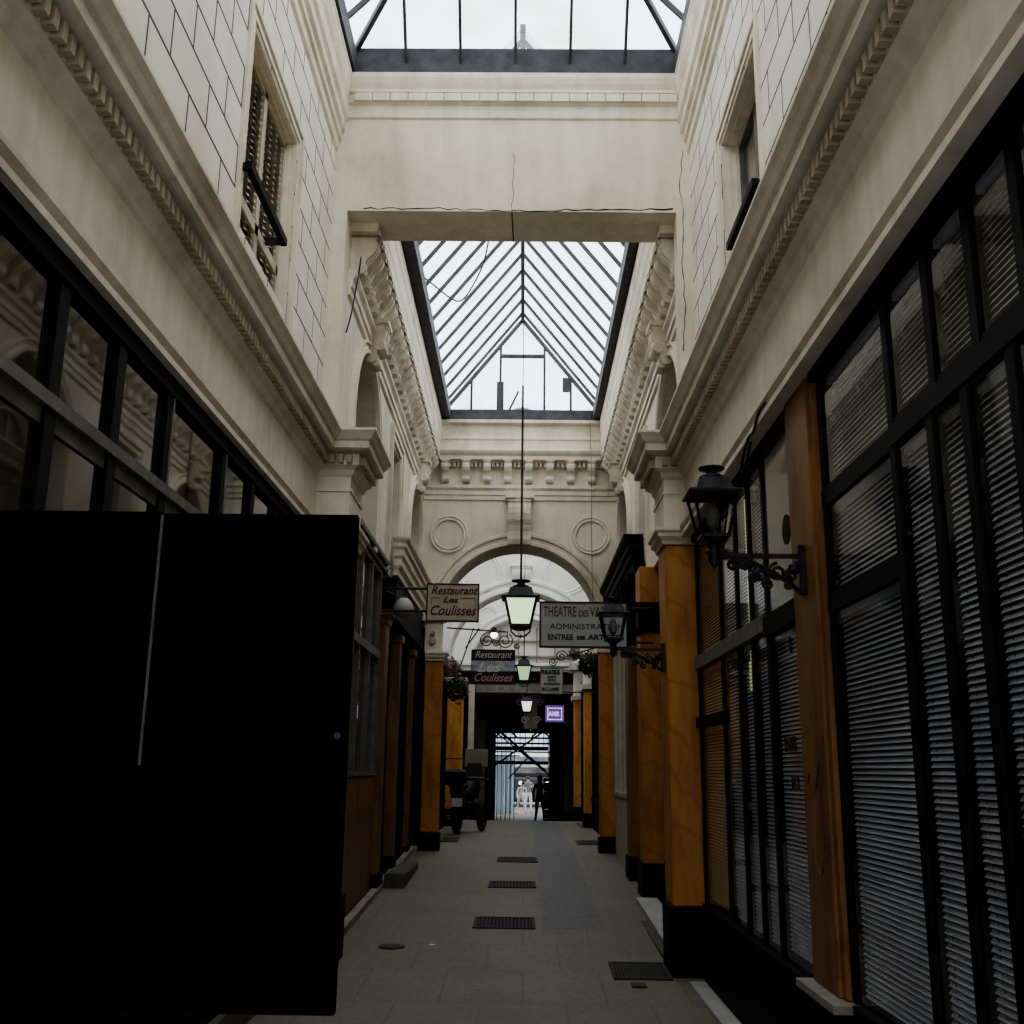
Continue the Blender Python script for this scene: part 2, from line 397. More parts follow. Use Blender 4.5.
# cornice with dentils, breaking forward round the first piers
corn = [(0, 4.06), (.02, 4.08), (.03, 4.12), (.075, 4.15), (.075, 4.25), (.14, 4.265), (.17, 4.28), (.17, 4.34), (.19, 4.355), (.21, 4.39), (.235, 4.42), (.235, 4.44), (0, 4.47)]
bed = [(0, 0), (.0, .0)]
def dentils(mb, path, o0, o1, z0, z1, pitch=.072, w=.55):
    for a, b in zip(path[:-1], path[1:]):
        a = Vector(a); b = Vector(b); d = (b-a); L = d.length; d.normalize(); nn = Vector((-d.y, d.x)); k = max(1, int(L/pitch))
        for i in range(k+ (1 if L < 1 else 0)):
            c = a+d*((i+.5)*L/k if L >= 1 else i*L/k)
            p0 = c+d*(-pitch*w/2); p1 = c+d*(pitch*w/2)
            pts = [(p0.x+nn.x*o0, p0.y+nn.y*o0, z0), (p1.x+nn.x*o0, p1.y+nn.y*o0, z0), (p1.x+nn.x*o1, p1.y+nn.y*o1, z0), (p0.x+nn.x*o1, p0.y+nn.y*o1, z0)]
            mb.extr(pts, (0, 0, z1-z0))
PXL, PXR = -1.52, 1.20        # faces of the first piers
pathR = [(XR, -2), (XR, YP0), (PXR, YP0), (PXR, YP1), (XR+.1, YP1)]   # travelling +y with the room on the left
pathL = [(-1.70, YP1), (PXL, YP1), (PXL, YP0), (XL, YP0), (XL, -2)]
for i, (path, side) in enumerate(((pathL, 'left'), (pathR, 'right'))):
    mb = MB().sweep(path, corn)
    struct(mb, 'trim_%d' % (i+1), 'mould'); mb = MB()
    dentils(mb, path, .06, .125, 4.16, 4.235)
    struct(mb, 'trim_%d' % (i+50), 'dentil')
    # architrave moulding over the shop fronts
    p2 = [(XR, -2), (XR, YP0)] if side == 'right' else [(XL, YP0), (XL, -2)]
    mb = MB().sweep(p2, [(0, 3.55), (.045, 3.55), (.045, 3.585), (.025, 3.60), (.055, 3.63), (.055, 3.655), (0, 3.665)])
    struct(mb, 'trim_%d' % (i+3), 'mould')
# upper cornice of the first bay
uc = [(0, 7.30), (.025, 7.33), (.025, 7.42), (.05, 7.44), (.05, 7.50), (.08, 7.53), (.08, 7.62), (.105, 7.66), (.105, 7.80), (.09, 7.83), (.11, 7.90), (.125, 8.0), (.125, 8.06), (.135, 8.09), (.135, 8.11), (0, 8.115)]
struct(MB().sweep([(XLU, YP0+.1), (XLU, -2)], uc), 'trim_5', 'mould')
struct(MB().sweep([(XRU, -2), (XRU, YP0+.1)], uc), 'trim_6', 'mould')

# piers and cross beam
def first_pier(s, Xf, Xw, nmx):
    t = MB().box(Xf, Xw+s*.5, YP0, YP1, 3.62, 4.07).box(Xf-s*.012, Xw+s*.5, YP0-.012, YP1+.012, 3.93, 3.95)
    return struct(t, nmx, 'plaster')
first_pier(-1, PXL, XL, 'wall_left_pier'); first_pier(1, PXR, XR, 'wall_right_pier')
BX0, BX1 = -1.70, 1.39
BY0, BY1 = 8.9, 9.48
mb = MB().box(BX0, -2.3, BY0, 9.1, 4.4, 6.69).box(BX1, 2.1, BY0, 9.1, 4.4, 6.69).box(-2.3, 2.1, BY0, BY1, 6.69, 8.11).box(-1.84, -2.3, 9.1, BY1, 4.4, 6.69).box(1.53, 2.1, 9.1, BY1, 4.4, 6.69)
struct(mb, 'wall_cross_beam', 'plaster')
mb = MB().sweep([(BX0-.05, BY0), (BX1+.05, BY0)][::-1], [(0, 7.66), (.02, 7.675), (.02, 7.80), (.045, 7.82), (.045, 7.91), (.07, 7.92), (.07, 7.95), (.09, 8.0), (.105, 8.06), (.105, 8.11), (0, 8.12)])
for i in range(18):
    x = BX0+.03+i*.172; mb.box(x, x+.162, BY0-.075, BY0-.02, 7.825, 7.905)
struct(mb, 'trim_7', 'mould')

def crack(pts, r=.004):
    mb = MB(); q = [Vector(p) for p in pts]; out = [q[0]]
    rnd = random.Random(len(pts)*7+int(abs(pts[0][0])*100))
    for a, b in zip(q[:-1], q[1:]):
        n = max(2, int((b-a).length/.07)); d = (b-a).normalized(); sd = Vector((d.z, 0, -d.x))
        for i in range(1, n+1): out.append(a.lerp(b, i/n)+(sd*rnd.uniform(-.012, .012) if i < n else Vector((0, 0, 0))))
    mb.tube(out, [r*rnd.uniform(.5, 1.3) for _ in out], 4); return mb
struct(crack([(-1.55, BY0, 6.71), (-.9, BY0, 6.72), (-.15, BY0, 6.70)], .006), 'trim_60', 'hole')
struct(crack([(-.15, BY0, 6.70), (.5, BY0, 6.71), (1.36, BY0, 6.73)], .007), 'trim_61', 'hole')
struct(crack([(-.15, BY0, 6.69), (-.15, BY0, 7.0), (-.14, BY0, 7.3)], .003), 'trim_62', 'hole')
struct(crack([(1.47, BY0, 7.35), (1.43, BY0, 7.0), (1.46, BY0, 6.7), (1.43, BY0, 6.2), (1.45, BY0, 5.7), (1.42, BY0, 5.3)], .004), 'trim_63', 'hole')
struct(MB().obar((-.15, BY0, 6.688), (-.14, BY1, 6.688), .012, .004), 'trim_64', 'hole')
# windows of the upper storey with moulded surround
def upper_window(s, X, ya, yb, z0, z1, idx, label_side):
    sgn = -s            # towards the passage
    o = MB()
    for k, (w, d) in enumerate(((.15, .022), (.075, .012))):
        e = k*.003
        o.box(X, X+sgn*d, ya-w, ya-w+.04, z0-.1, z1+w-e); o.box(X, X+sgn*d, yb+w-.04, yb+w, z0-.1, z1+w-e); o.box(X, X+sgn*(d+.001), ya-w+.002, yb+w-.002, z1+w-.04, z1+w+.001)
    # lining of the reveal in three steps
    for q, (a_, b_) in enumerate(((0, .05), (.05, .10), (.10, .16))):
        t_ = .012+q*.016
        o.box(X+s*a_, X+s*b_, ya-.01, ya+t_, z0-.2, z1+.01); o.box(X+s*a_, X+s*b_, yb-t_, yb+.01, z0-.2, z1+.01); o.box(X+s*a_, X+s*b_, ya, yb, z1-t_, z1+.012)
    w = struct(o, 'window_%d' % idx, 'mould')
    d = s*.13
    fr = MB(); xx = X+d
    for y0_, y1_ in ((ya, ya+.07), (yb-.07, yb), ((ya+yb)/2-.04, (ya+yb)/2+.04)): fr.box(xx, xx+.05, y0_, y1_, z0-.3, z1)
    fr.box(xx, xx+.05, ya, yb, z1-.07, z1); fr.box(xx, xx+.05, ya, yb, 5.25, 5.33)
    f = fr.build('window_frame', 'creamwood' if s < 0 else 'greywood', w); f['kind'] = 'structure'
    g = MB().box(xx+s*.03, xx+s*.045, ya, yb, z0-.3, z1).build('pane', 'lace' if s < 0 else 'grey_pane', w); g['kind'] = 'structure'
    if s < 0:     # patterned lace shutters / curtains in front of pane
        for y0_, y1_ in ((ya+.09, (ya+yb)/2-.05), ((ya+yb)/2+.05, yb-.09)):
            l = MB(); z = 4.9
            while z < z1-.1:
                pts = []
                n = 12
                for i in range(n+1):
                    y = y0_+(y1_-y0_)*i/n; pts.append((xx+.045, y, z+.016*math.sin(i*1.6)))
                for i in range(n):
                    a, b = pts[i], pts[i+1]
                    l.face([a, b, (b[0]-.022, b[1], b[2]+.034), (a[0]-.022, a[1], a[2]+.034)])
                z += .052
            q = l.build('louvred_shutter', 'creamwood', w); q['kind'] = 'structure'
    # outer guard rail
    r = thing('window_guard_rail', 'black iron guard rail across the %s upper window' % label_side, 'railing', (X, (ya+yb)/2, 5.2))
    xo = X+s*.03 if s > 0 else X+.0
    b = MB().box(X+sgn*.0+sgn*.03, X+sgn*.075, ya-.08, yb-.40, 5.31, 5.365).build('top_rail', 'black', r)
    for y_ in (ya-.07, yb-.44): MB().box(X-sgn*.12, X+sgn*.06, y_, y_+.03, 5.31, 5.36).build('wall_bracket', 'iron', r)
ya, yb, za, zb = WIN['L'][0]; upper_window(-1, XLU, ya, yb, za, zb, 1, 'left')
ya, yb, za, zb = WIN['R'][0]; upper_window(1, XRU, ya, yb, za, zb, 2, 'right')

# ------------------------------------------------------------------ skylight over the first bay (hipped end)
def add_pane(parent, pts, mat='skyglass'):
    mb = MB(); mb.face(pts); return mb.build('glass_pane', mat, parent)
sk = thing('glass_skylight', 'near iron and glass skylight with a hipped end above the cross beam', 'skylight', (-.14, 4, 8.2))
z0, zr = 8.125, 10.1; ex0, ex1, ye = -1.73, 1.46, 8.9; rx = -.135; yr = ye-1.6
mb = MB().box(ex0-.18, ex0+.05, -1.98, ye+.2, z0, z0+.24).box(ex1-.05, ex1+.18, -1.98, ye+.2, z0, z0+.24).box(ex0+.05, ex1-.05, ye-.04, ye+.2, z0, z0+.30)
mb.build('curb', 'curb', sk)
zg = z0+.22
MB().obar((rx, -2, zr), (rx, yr, zr), .07, .1).build('ridge_beam', 'curb', sk)
MB().obar((ex0, ye, zg+.02), (rx, yr, zr), .045, .06).build('hip_rafter', 'curb', sk)
MB().obar((ex1, ye, zg+.02), (rx, yr, zr), .045, .06).build('hip_rafter', 'curb', sk)
for s_, ex in ((-1, ex0), (1, ex1)):
    n = 20
    for i in range(n):
        y = ye-(i+1)*.53
        if y > yr:
            t = (ye-y)/1.6; MB().obar((ex, y, zg), (ex+(rx-ex)*t, y, zg+(zr-zg)*t), .028, .05).build('glazing_bar', 'curb', sk)
        elif y > -1.9: MB().obar((ex, y, zg), (rx, y, zr), .028, .05).build('glazing_bar', 'curb', sk)
    add_pane(sk, [(ex, -2, zg+.04), (rx, -2, zr+.04), (rx, yr, zr+.04), (ex, ye, zg+.04)])
for k in range(1, 6):
    x = ex0+(ex1-ex0)*k/6
    t = min((x-ex0)/(rx-ex0), (ex1-x)/(ex1-rx))
    MB().obar((x, ye, zg-.1), (x, ye-1.6*t, zg+(zr-zg)*t), .028, .05).build('glazing_bar', 'curb', sk)
add_pane(sk, [(ex0, ye, zg+.04), (rx, yr, zr+.04), (ex1, ye, zg+.04)])
MB().face([(ex0, -2, zg), (rx, -2, zr), (ex1, -2, zg)]) 
add_pane(sk, [(ex0, -2, zg+.04), (rx, -2, zr+.04), (ex1, -2, zg+.04)])

# ------------------------------------------------------------------ second bay
def arch_pts(c, r, z, n=20, a0=0, a1=PI): return [(c+r*math.cos(a0+(a1-a0)*i/n), z+r*math.sin(a0+(a1-a0)*i/n)) for i in range(n+1)]
def arch_wall_yz(mb, x0, x1, y0, y1, z0, z1, yc, r, zc):
    """slab with an arched hole whose jambs go down to z0"""
    mb.box(x0, x1, y0, yc-r, z0, z1); mb.box(x0, x1, yc+r, y1, z0, z1)
    ap = arch_pts(yc, r, zc)
    for a, b in zip(ap[:-1], ap[1:]):
        mb.extr([(x0, a[0], a[1]), (x0, b[0], b[1]), (x0, b[0], z1), (x0, a[0], z1)], (x1-x0, 0, 0))
def console(mb, base, ox, along, w, h, d):
    """S-scroll bracket. base: top centre on wall; ox: outward unit; along: unit along wall"""
    base = Vector(base); ox = Vector(ox); al = Vector(along)
    pr = [(0, 0), (1, 0), (1.0, -.06), (.9, -.08), (1.0, -.16), (.98, -.30), (.82, -.42), (.55, -.52), (.36, -.64), (.32, -.78), (.42, -.88), (.34, -.98), (.12, -1.0), (0, -.92)]
    pr = [(0, 0), (1, 0), (1.0, -.07), (.92, -.09), (1.0, -.2), (.98, -.32), (.86, -.45), (.66, -.56), (.54, -.68), (.55, -.78), (.60, -.86), (.52, -.96), (.3, -1.0), (0, -.97)]
    pts = [base+ox*(p[0]*d)+Vector((0, 0, p[1]*h))-al*w/2 for p in pr]
    mb.extr([tuple(p) for p in pts], al*w)
    pts = [base+ox*(p[0]*d*1.07)+Vector((0, 0, p[1]*h))-al*w*.22 for p in pr]
    mb.extr([tuple(p) for p in pts], al*w*.44)
    mb.extr([tuple(base+ox*q[0]+Vector((0, 0, q[1]))-al*w*.62) for q in ((0, 0), (d*1.12, 0), (d*1.12, .05), (0, .05))], al*w*1.24)
AY = (10.55, 15.75); AR = .86; AZ = 4.99; WY = (12.75, 13.55)
for s, X, nmx in ((-1, SL, 'wall_left_second'), (1, SR, 'wall_right_second')):
    mb = MB(); zb = 3.95
    arch_wall_yz(mb, X, X+s*.3, YS0, 12.3, zb, 6.6, AY[0], AR, AZ)
    wall_yz(mb, X, X+s*.3, 12.3, 14.3, zb, 6.6, [(WY[0], WY[1], 4.2, 5.62)])
    arch_wall_yz(mb, X, X+s*.3, 14.3, YA0, zb, 6.6, AY[1], AR, AZ)
    struct(mb, nmx, 'plaster')
    # arch reveals closed by a recessed wall with a window
    for j, yc in enumerate(AY):
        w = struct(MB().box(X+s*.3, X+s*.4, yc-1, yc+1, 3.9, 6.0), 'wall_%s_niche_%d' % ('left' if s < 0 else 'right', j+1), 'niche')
        mb = MB(); a, b = yc-.5, yc+.5
        ap = arch_pts(yc, .5, 4.75, 12)
        mb.extr([(X+s*.27, p, q) for p, q in ap]+[(X+s*.27, yc-.5, 4.0), (X+s*.27, yc+.5, 4.0)], (s*.03, 0, 0))
        g = struct(mb, 'window_%d' % (3+j+(2 if s > 0 else 0)), 'dark_pane')
        mb = MB().box(X+s*.25, X+s*.3, yc-.02, yc+.02, 4, 5.24).box(X+s*.25, X+s*.3, yc-.5, yc+.5, 4.73, 4.77)
        mb.ring_yz(yc, 4.75, X+s*.27, .49, .56, -s*.03, 0, PI)
        f = mb.build('window_frame', 'creamwood', g); f['kind'] = 'structure'
        # archivolt and keystone
        mb = MB().ring_yz(yc, AZ, X, AR, AR+.16, -s*.05, 0, PI)
        for yj in (yc-AR-.16, yc+AR): mb.box(X, X-s*.045, yj, yj+.16, zb, AZ)
        struct(mb, 'trim_%d' % (10+j+(2 if s > 0 else 0)), 'mould')
        mb = MB(); console(mb, (X, yc, 6.22), (-s, 0, 0), (0, 1, 0), .26, .44, .20)
        kx = X-s*.10
        mb.lathe((kx-s*.03, yc-.14, 5.98), [(.06, 0), (.075, .02), (.075, .26), (.06, .28)], 12, axis='y')
        mb.lathe((kx+s*.01, yc-.10, 5.80), [(.045, 0), (.055, .02), (.055, .18), (.045, .20)], 10, axis='y')
        struct(mb, 'trim_%d' % (14+j+(2 if s > 0 else 0)), 'mould')
    # rectangular window with surround
    mb = MB()
    for w, d in ((.2, .05), (.1, .035)):
        mb.box(X, X-s*d, WY[0]-w, WY[0]-w+.06, zb, 5.61+w); mb.box(X, X-s*d, WY[1]+w-.06, WY[1]+w, zb, 5.61+w); mb.box(X, X-s*(d+.001), WY[0]-w-.002, WY[1]+w+.002, 5.62+w-.06, 5.62+w)
    mb.box(X, X-s*.02, WY[0]-.19, WY[0], zb, 5.75).box(X, X-s*.02, WY[1], WY[1]+.19, zb, 5.75)
    w = struct(mb, 'window_%d' % (7 if s < 0 else 8), 'mould')
    g = MB().box(X+s*.2, X+s*.22, WY[0], WY[1], 4.0, 5.7).build('pane', 'grey_pane', w); g['kind'] = 'structure'
    # string moulding, frieze with consoles, corona
    path = [(X, YA0), (X, YS0)] if s < 0 else [(X, YS0), (X, YA0)]
    st = [(0, 5.93), (.03, 5.95), (.03, 6.02), (.05, 6.03), (.05, 6.10), (.085, 6.14), (.085, 6.19), (0, 6.21)]
    struct(MB().sweep(path, st), 'trim_%d' % (20 if s < 0 else 21), 'mould')
    Fx = X
    mb = MB(); n = 25; pitch = (YA0-.15-YP1)/n
    for i in range(n+3):
        y = YA0-.3-i*pitch
        if y < YS0+.1: continue
        console(mb, (Fx, y, 6.60), (-s, 0, 0), (0, 1, 0), .15, .40, .25)
    struct(mb, 'trim_%d' % (22 if s < 0 else 23), 'mould')
    co = [(-.3, 6.6), (.265, 6.6), (.265, 6.64), (.27, 6.66), (.27, 6.80), (.278, 6.83), (.278, 6.98), (.27, 7.0), (.27, 7.06), (.285, 7.1), (.29, 7.2), (.29, 7.3), (-.3, 7.31)]
    struct(MB().sweep(path, co), 'trim_%d' % (24 if s < 0 else 25), 'mould')

# arched cross walls -----------------------------------------------------------
def arch_wall_xz(mb, y0, y1, xl, xr, zb, zt, cx, r, zc):
    mb.box(xl, cx-r, y0, y1, zb, zt); mb.box(cx+r, xr, y0, y1, zb, zt)
    ap = arch_pts(cx, r, zc, 32)
    for a, b in zip(ap[:-1], ap[1:]):
        mb.extr([(a[0], y0, a[1]), (b[0], y0, b[1]), (b[0], y0, zt), (a[0], y0, zt)], (0, y1-y0, 0))
CX = -.09
mb = MB(); arch_wall_xz(mb, YA0, YA1, -2.2, 2.0, 3.9, 7.3, CX, 1.28, 3.88); struct(mb, 'wall_arch_first', 'plaster')
mb = MB().ring_xz(CX, 3.88, YA0, 1.28, 1.52, .06, 0, PI, 40); struct(mb, 'trim_30', 'mould')
for j, x in enumerate((-1.25, 1.09)):
    mb = MB().ring_xz(x, 5.36, YA0, .23, .32, .035); struct(mb, 'trim_%d' % (31+j), 'mould')
mb = MB(); console(mb, (CX, YA0, 5.93), (0, -1, 0), (1, 0, 0), .38, .78, .24); struct(mb, 'trim_33', 'mould')
path = [(SR, YA0), (SL, YA0)]
mb = MB().sweep(path, [(0, 5.93), (.03, 5.95), (.03, 6.02), (.05, 6.03), (.05, 6.10), (.085, 6.14), (.085, 6.19), (0, 6.21)])
mb.sweep(path, [(0, 6.55), (.2, 6.6), (.2, 6.66), (.24, 6.7), (.26, 6.74), (.12, 6.76), (.12, 6.95), (.14, 6.97), (.14, 7.0), (.10, 7.02), (.10, 7.22), (.18, 7.25), (.18, 7.30), (0, 7.32)])
struct(mb, 'trim_34', 'mould')
mb = MB()
for i in range(8): console(mb, (-1.33+i*.347, YA0, 6.58), (0, -1, 0), (1, 0, 0), .12, .34, .18)
for i in range(38):
    x = -1.42+i*.072; mb.box(x, x+.04, YA0-.1, YA0, 6.50, 6.58)
struct(mb, 'trim_35', 'mould')

# second skylight --------------------------------------------------------------
sk2 = thing('glass_skylight', 'gabled iron and glass skylight beyond the cross beam, ending over the arch', 'skylight', (-.07, 13, 7.3))
z0 = 7.32; ex0, ex1, rx = -1.37, 1.23, -.07; y0s, y1s = BY1+.02, YA0-.02; zg = 7.52; zr = 9.17
MB().box(ex0-.10, ex0+.10, y0s, y1s, z0, zg+.02).box(ex1-.10, ex1+.10, y0s, y1s, z0, zg+.02).box(ex0+.10, ex1-.10, y1s-.04, y1s, z0, zg).build('curb', 'curb', sk2)
MB().obar((rx, y0s, zr), (rx, y1s, zr), .06, .10).build('ridge_beam', 'curb', sk2)
for s_, ex in ((-1, ex0), (1, ex1)):
    y = y1s-.3
    while y > y0s:
        MB().obar((ex, y, zg), (rx, y, zr), .032, .045).build('glazing_bar', 'curb', sk2); y -= .53
    add_pane(sk2, [(ex, y0s, zg+.03), (rx, y0s, zr+.03), (rx, y1s, zr+.03), (ex, y1s, zg+.03)])
mb = MB()
for a, b in (((ex0, y1s, zg), (rx, y1s, zr)), ((ex1, y1s, zg), (rx, y1s, zr))): mb.obar(a, b, .05, .06)
mb.build('gable_rafter', 'curb', sk2)
for x, h in ((-.93, 8.05), (-.44, 8.72), (.31, 8.72), (.76, 8.1)): MB().obar((x, y1s, zg-.15), (x, y1s, h), .035, .04).build('gable_mullion', 'curb', sk2)
MB().obar((-.46, y1s, 8.5), (.33, y1s, 8.5), .04, .06).build('gable_transom', 'curb', sk2)
MB().box(-.50, -.38, y1s-.04, y1s, zg, 8.02).box(.62, .74, y1s-.04, y1s, 7.85, 8.1).build('fixing_plate', 'curb', sk2)
MB().obar((-.28, y1s-.03, zg), (-.13, y1s-.03, 7.85), .05, .03).build('stay_arm', 'curb', sk2)
add_pane(sk2, [(ex0, y1s+.03, zg), (rx, y1s+.03, zr+.03), (ex1, y1s+.03, zg)])
add_pane(sk2, [(ex0, y0s, zg), (rx, y0s, zr+.03), (ex1, y0s, zg)])
struct(MB().box(-2.1, ex0-.11, YP1+.1, YA0, 7.315, 7.36), 'ceiling_second_left', 'mould'); struct(MB().box(ex1+.11, 2.0, YP1+.1, YA0, 7.315, 7.36), 'ceiling_second_right', 'mould')

# third bay and further arches ---------------------------------------------------
Y2, Y3 = 24.0, 30.0
for s, X, nmx in ((-1, -1.95, 'wall_left_third'), (1, 1.75, 'wall_right_third')):
    struct(MB().box(X, X+s*.3, YA1, Y2, 3.9, 7.3), nmx, 'white_plaster')
    struct(MB().box(X, X+s*.3, Y2, Y3, 3.9, 7.3), nmx+'_far', 'white_plaster')
mb = MB(); arch_wall_xz(mb, Y2, Y2+.5, -2.4, 2.3, 3.9, 7.3, -.07, 1.62, 3.95); struct(mb, 'wall_arch_second', 'white_plaster')
struct(MB().ring_xz(-.07, 3.95, Y2, 1.62, 1.95, .07, 0, PI, 40), 'trim_40', 'white_plaster')
for j, x in enumerate((-1.06, .95)): struct(MB().ring_xz(x, 6.05, Y2, .42, .54, .035), 'trim_%d' % (41+j), 'white_plaster')
mb = MB(); console(mb, (-.07, Y2, 6.15), (0, -1, 0), (1, 0, 0), .42, .6, .22); struct(mb, 'trim_43', 'white_plaster')
mb = MB(); arch_wall_xz(mb, Y3, Y3+.4, -2.4, 2.3, 4.3, 7.3, -.05, 1.45, 4.35); mb.box(-2.4, 2.3, Y3+.4, Y3+.5, 4.3, 7.3); struct(mb, 'wall_arch_third', 'white_plaster')
struct(MB().ring_xz(-.05, 4.35, Y3, 1.45, 1.72, .07, 0, PI, 40), 'trim_44', 'white_plaster')
mb = MB().ring_xz(-1.05, 5.85, Y3, .26, .34, .035); struct(mb, 'trim_45', 'white_plaster')
mb = MB()
for i in range(5): mb.box(-1.2+i*.52, -1.17+i*.52, Y3+.3, Y3+.4, 4.3, 5.6)
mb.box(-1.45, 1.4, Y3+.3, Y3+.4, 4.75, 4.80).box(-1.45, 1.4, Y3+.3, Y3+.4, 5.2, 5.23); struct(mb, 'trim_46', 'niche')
struct(MB().sweep([(1.7, Y3), (-1.9, Y3)], [(0, 4.3), (.1, 4.32), (.1, 4.42), (.2, 4.46), (.2, 4.52), (0, 4.55)]), 'trim_47', 'white_plaster')
for nm_, ya, yb in (('third', YA1, Y2), ('fourth', Y2+.5, Y3)):
    t = thing('glass_skylight', 'further skylight above the %s bay seen only as light through the arches' % nm_, 'skylight', (-.07, (ya+yb)/2, 7.3))
    MB().box(-2.0, -1.7, ya, yb, 7.32, 7.5).box(1.5, 1.8, ya, yb, 7.32, 7.5).build('curb', 'curb', t)
    mb = MB()
    k = ya+.5
    while k < yb: mb.obar((-1.7, k, 7.5), (-.07, k, 7.95), .03, .05); mb.obar((1.5, k, 7.5), (-.07, k, 7.95), .03, .05); k += .6
    mb.build('glazing_bars', 'curb', t)
    add_pane(t, [(-1.7, ya, 7.5), (-.07, ya, 7.95), (-.07, yb, 7.95), (-1.7, yb, 7.5)]); add_pane(t, [(1.5, ya, 7.5), (-.07, ya, 7.95), (-.07, yb, 7.95), (1.5, yb, 7.5)])
# dark low passage under the building behind
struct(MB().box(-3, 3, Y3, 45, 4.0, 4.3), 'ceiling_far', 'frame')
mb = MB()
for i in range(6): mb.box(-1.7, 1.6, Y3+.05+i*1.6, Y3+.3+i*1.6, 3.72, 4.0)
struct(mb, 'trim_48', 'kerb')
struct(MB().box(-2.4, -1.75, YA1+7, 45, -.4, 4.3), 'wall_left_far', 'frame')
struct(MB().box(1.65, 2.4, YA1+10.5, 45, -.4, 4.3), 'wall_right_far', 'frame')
struct(MB().box(-3, 3, 45, 45.2, 3.2, 9), 'wall_far_lintel', 'frame')
struct(MB().box(-3.0, -2.4, YA1, 45, 4.3, 9) .box(2.3, 3.0, YA1, 45, 4.3, 9), 'wall_far_upper', 'white_plaster')

# ------------------------------------------------------------------ shop fronts, first bay
# left: glass wall with heavy black mullions
GX = -1.862
sf = thing('shop_front', 'black framed glazed shop front on the left below the cream frieze', 'shop front', (GX, 3, 0))
MB().box(GX-.06, XL, -2, 8.8, 3.46, 3.56).build('top_rail', 'frame', sf)
MB().box(GX-.05, XL-.0, -2, 8.8, 2.93, 2.985, ).box(GX-.05, XL-.03, -2, 8.8, 2.86, 2.93).build('transom', 'greywood', sf)
MB().box(GX-.05, XL-.01, -2, 8.8, .85, .95).build('sill_rail', 'frame', sf)
MB().box(GX-.08, XL+.02, -2, 8.8, .16, .85).build('stall_board', 'black', sf)
MB().box(GX-.08, XL+.07, -2, 8.8, 0, .16).build('plinth', 'step', sf)
myl = [-.9, 0, .9, 1.7, 2.5, 3.22, 3.83, 4.45, 5.12, 6.12, 6.82, 7.5, 8.15, 8.74]
prev = -2
for y in myl:
    w = .045
    MB().box(GX-.06, XL-.012, y-w, y+w, .95, 3.46).build('mullion', 'frame', sf)
    MB().box(GX-.02, GX, prev, y, 2.985, 3.46).build('upper_pane', 'dark_pane', sf)
    MB().box(GX-.02, GX, prev, y, .95, 2.86).build('lower_pane', 'dark_pane', sf); prev = y
    if y in (5.12, 6.12): MB().box(XL-.014, XL-.006, y+w-.02, y+w, 2.985, 3.46).build('edge_bead', 'greywood', sf)

# right: glass wall with venetian blinds
RX = 1.47
def blind(y0, y1, z0, z1, warm, label, group=None):
    x = RX+.022
    t = thing('venetian_blind', label, 'blind', (x, (y0+y1)/2, z1), group)
    MB().box(x-.012, x+.012, y0+.005, y1-.005, z1-.035, z1).build('head_rail', 'slat_warm' if warm else 'slat', t)
    mb = MB(); z = z0+.02
    while z < z1-.04:
        mb.face([(x-.006, y0+.004, z), (x-.006, y1-.004, z), (x+.005, y1-.004, z+.017), (x+.005, y0+.004, z+.017)]); z += .0245
    mb.build('slats', 'slat_warm' if warm else 'slat', t)
    mb = MB().tube([(x, y0+.06, z0), (x, y0+.06, z1)], .0015, 4).tube([(x, y1-.06, z0), (x, y1-.06, z1)], .0015, 4)
    mb.build('ladder_cord', 'greywood', t)
rf = thing('shop_front', 'black framed glazed shop front on the right with drawn blinds behind glass', 'shop front', (RX, 3, 0))
MB().box(RX-.06, RX+.12, -2, 4.97, 3.50, 3.60).build('top_rail', 'frame', rf)
MB().box(RX-.03, RX+.04, -2, 4.0, 2.86, 2.94).box(RX-.018, RX+.04, -2, 4.0, 2.84, 2.97).build('transom', 'frame', rf)
MB().box(RX-.025, RX+.04, 3.98, 4.97, 2.85, 2.94).build('transom', 'frame', rf)
MB().box(RX-.025, RX+.04, 3.98, 4.97, 2.34, 2.43).build('transom', 'frame', rf)
MB().box(XR+.04, RX+.1, -2, 4.88, .04, .60).build('stall_board', 'black', rf)
MB().box(XR+.04, RX+.1, -2, 4.87, .60, .64).build('sill_rail', 'frame', rf)
mys = [4.93, 3.98, 3.54, 3.17, 2.83, 2.4, 1.9, 1.3, .6, -.2, -1.1]
low = [4.93, 3.98, 3.60, 3.30, 2.96, 2.5, 1.9, 1.3, .6, -.2, -1.1]
for k, y in enumerate(mys):
    MB().box(RX-.024, RX+.04, y-.028, y+.028, 2.94 if k > 1 else .64, 3.5).build('mullion', 'frame', rf)
for k, y in enumerate(low[2:]):
    MB().box(RX-.024, RX+.04, y-.028, y+.028, .64, 2.86).build('mullion', 'frame', rf)
names = ['next to the ochre pilaster', 'second', 'third', 'fourth', 'fifth']
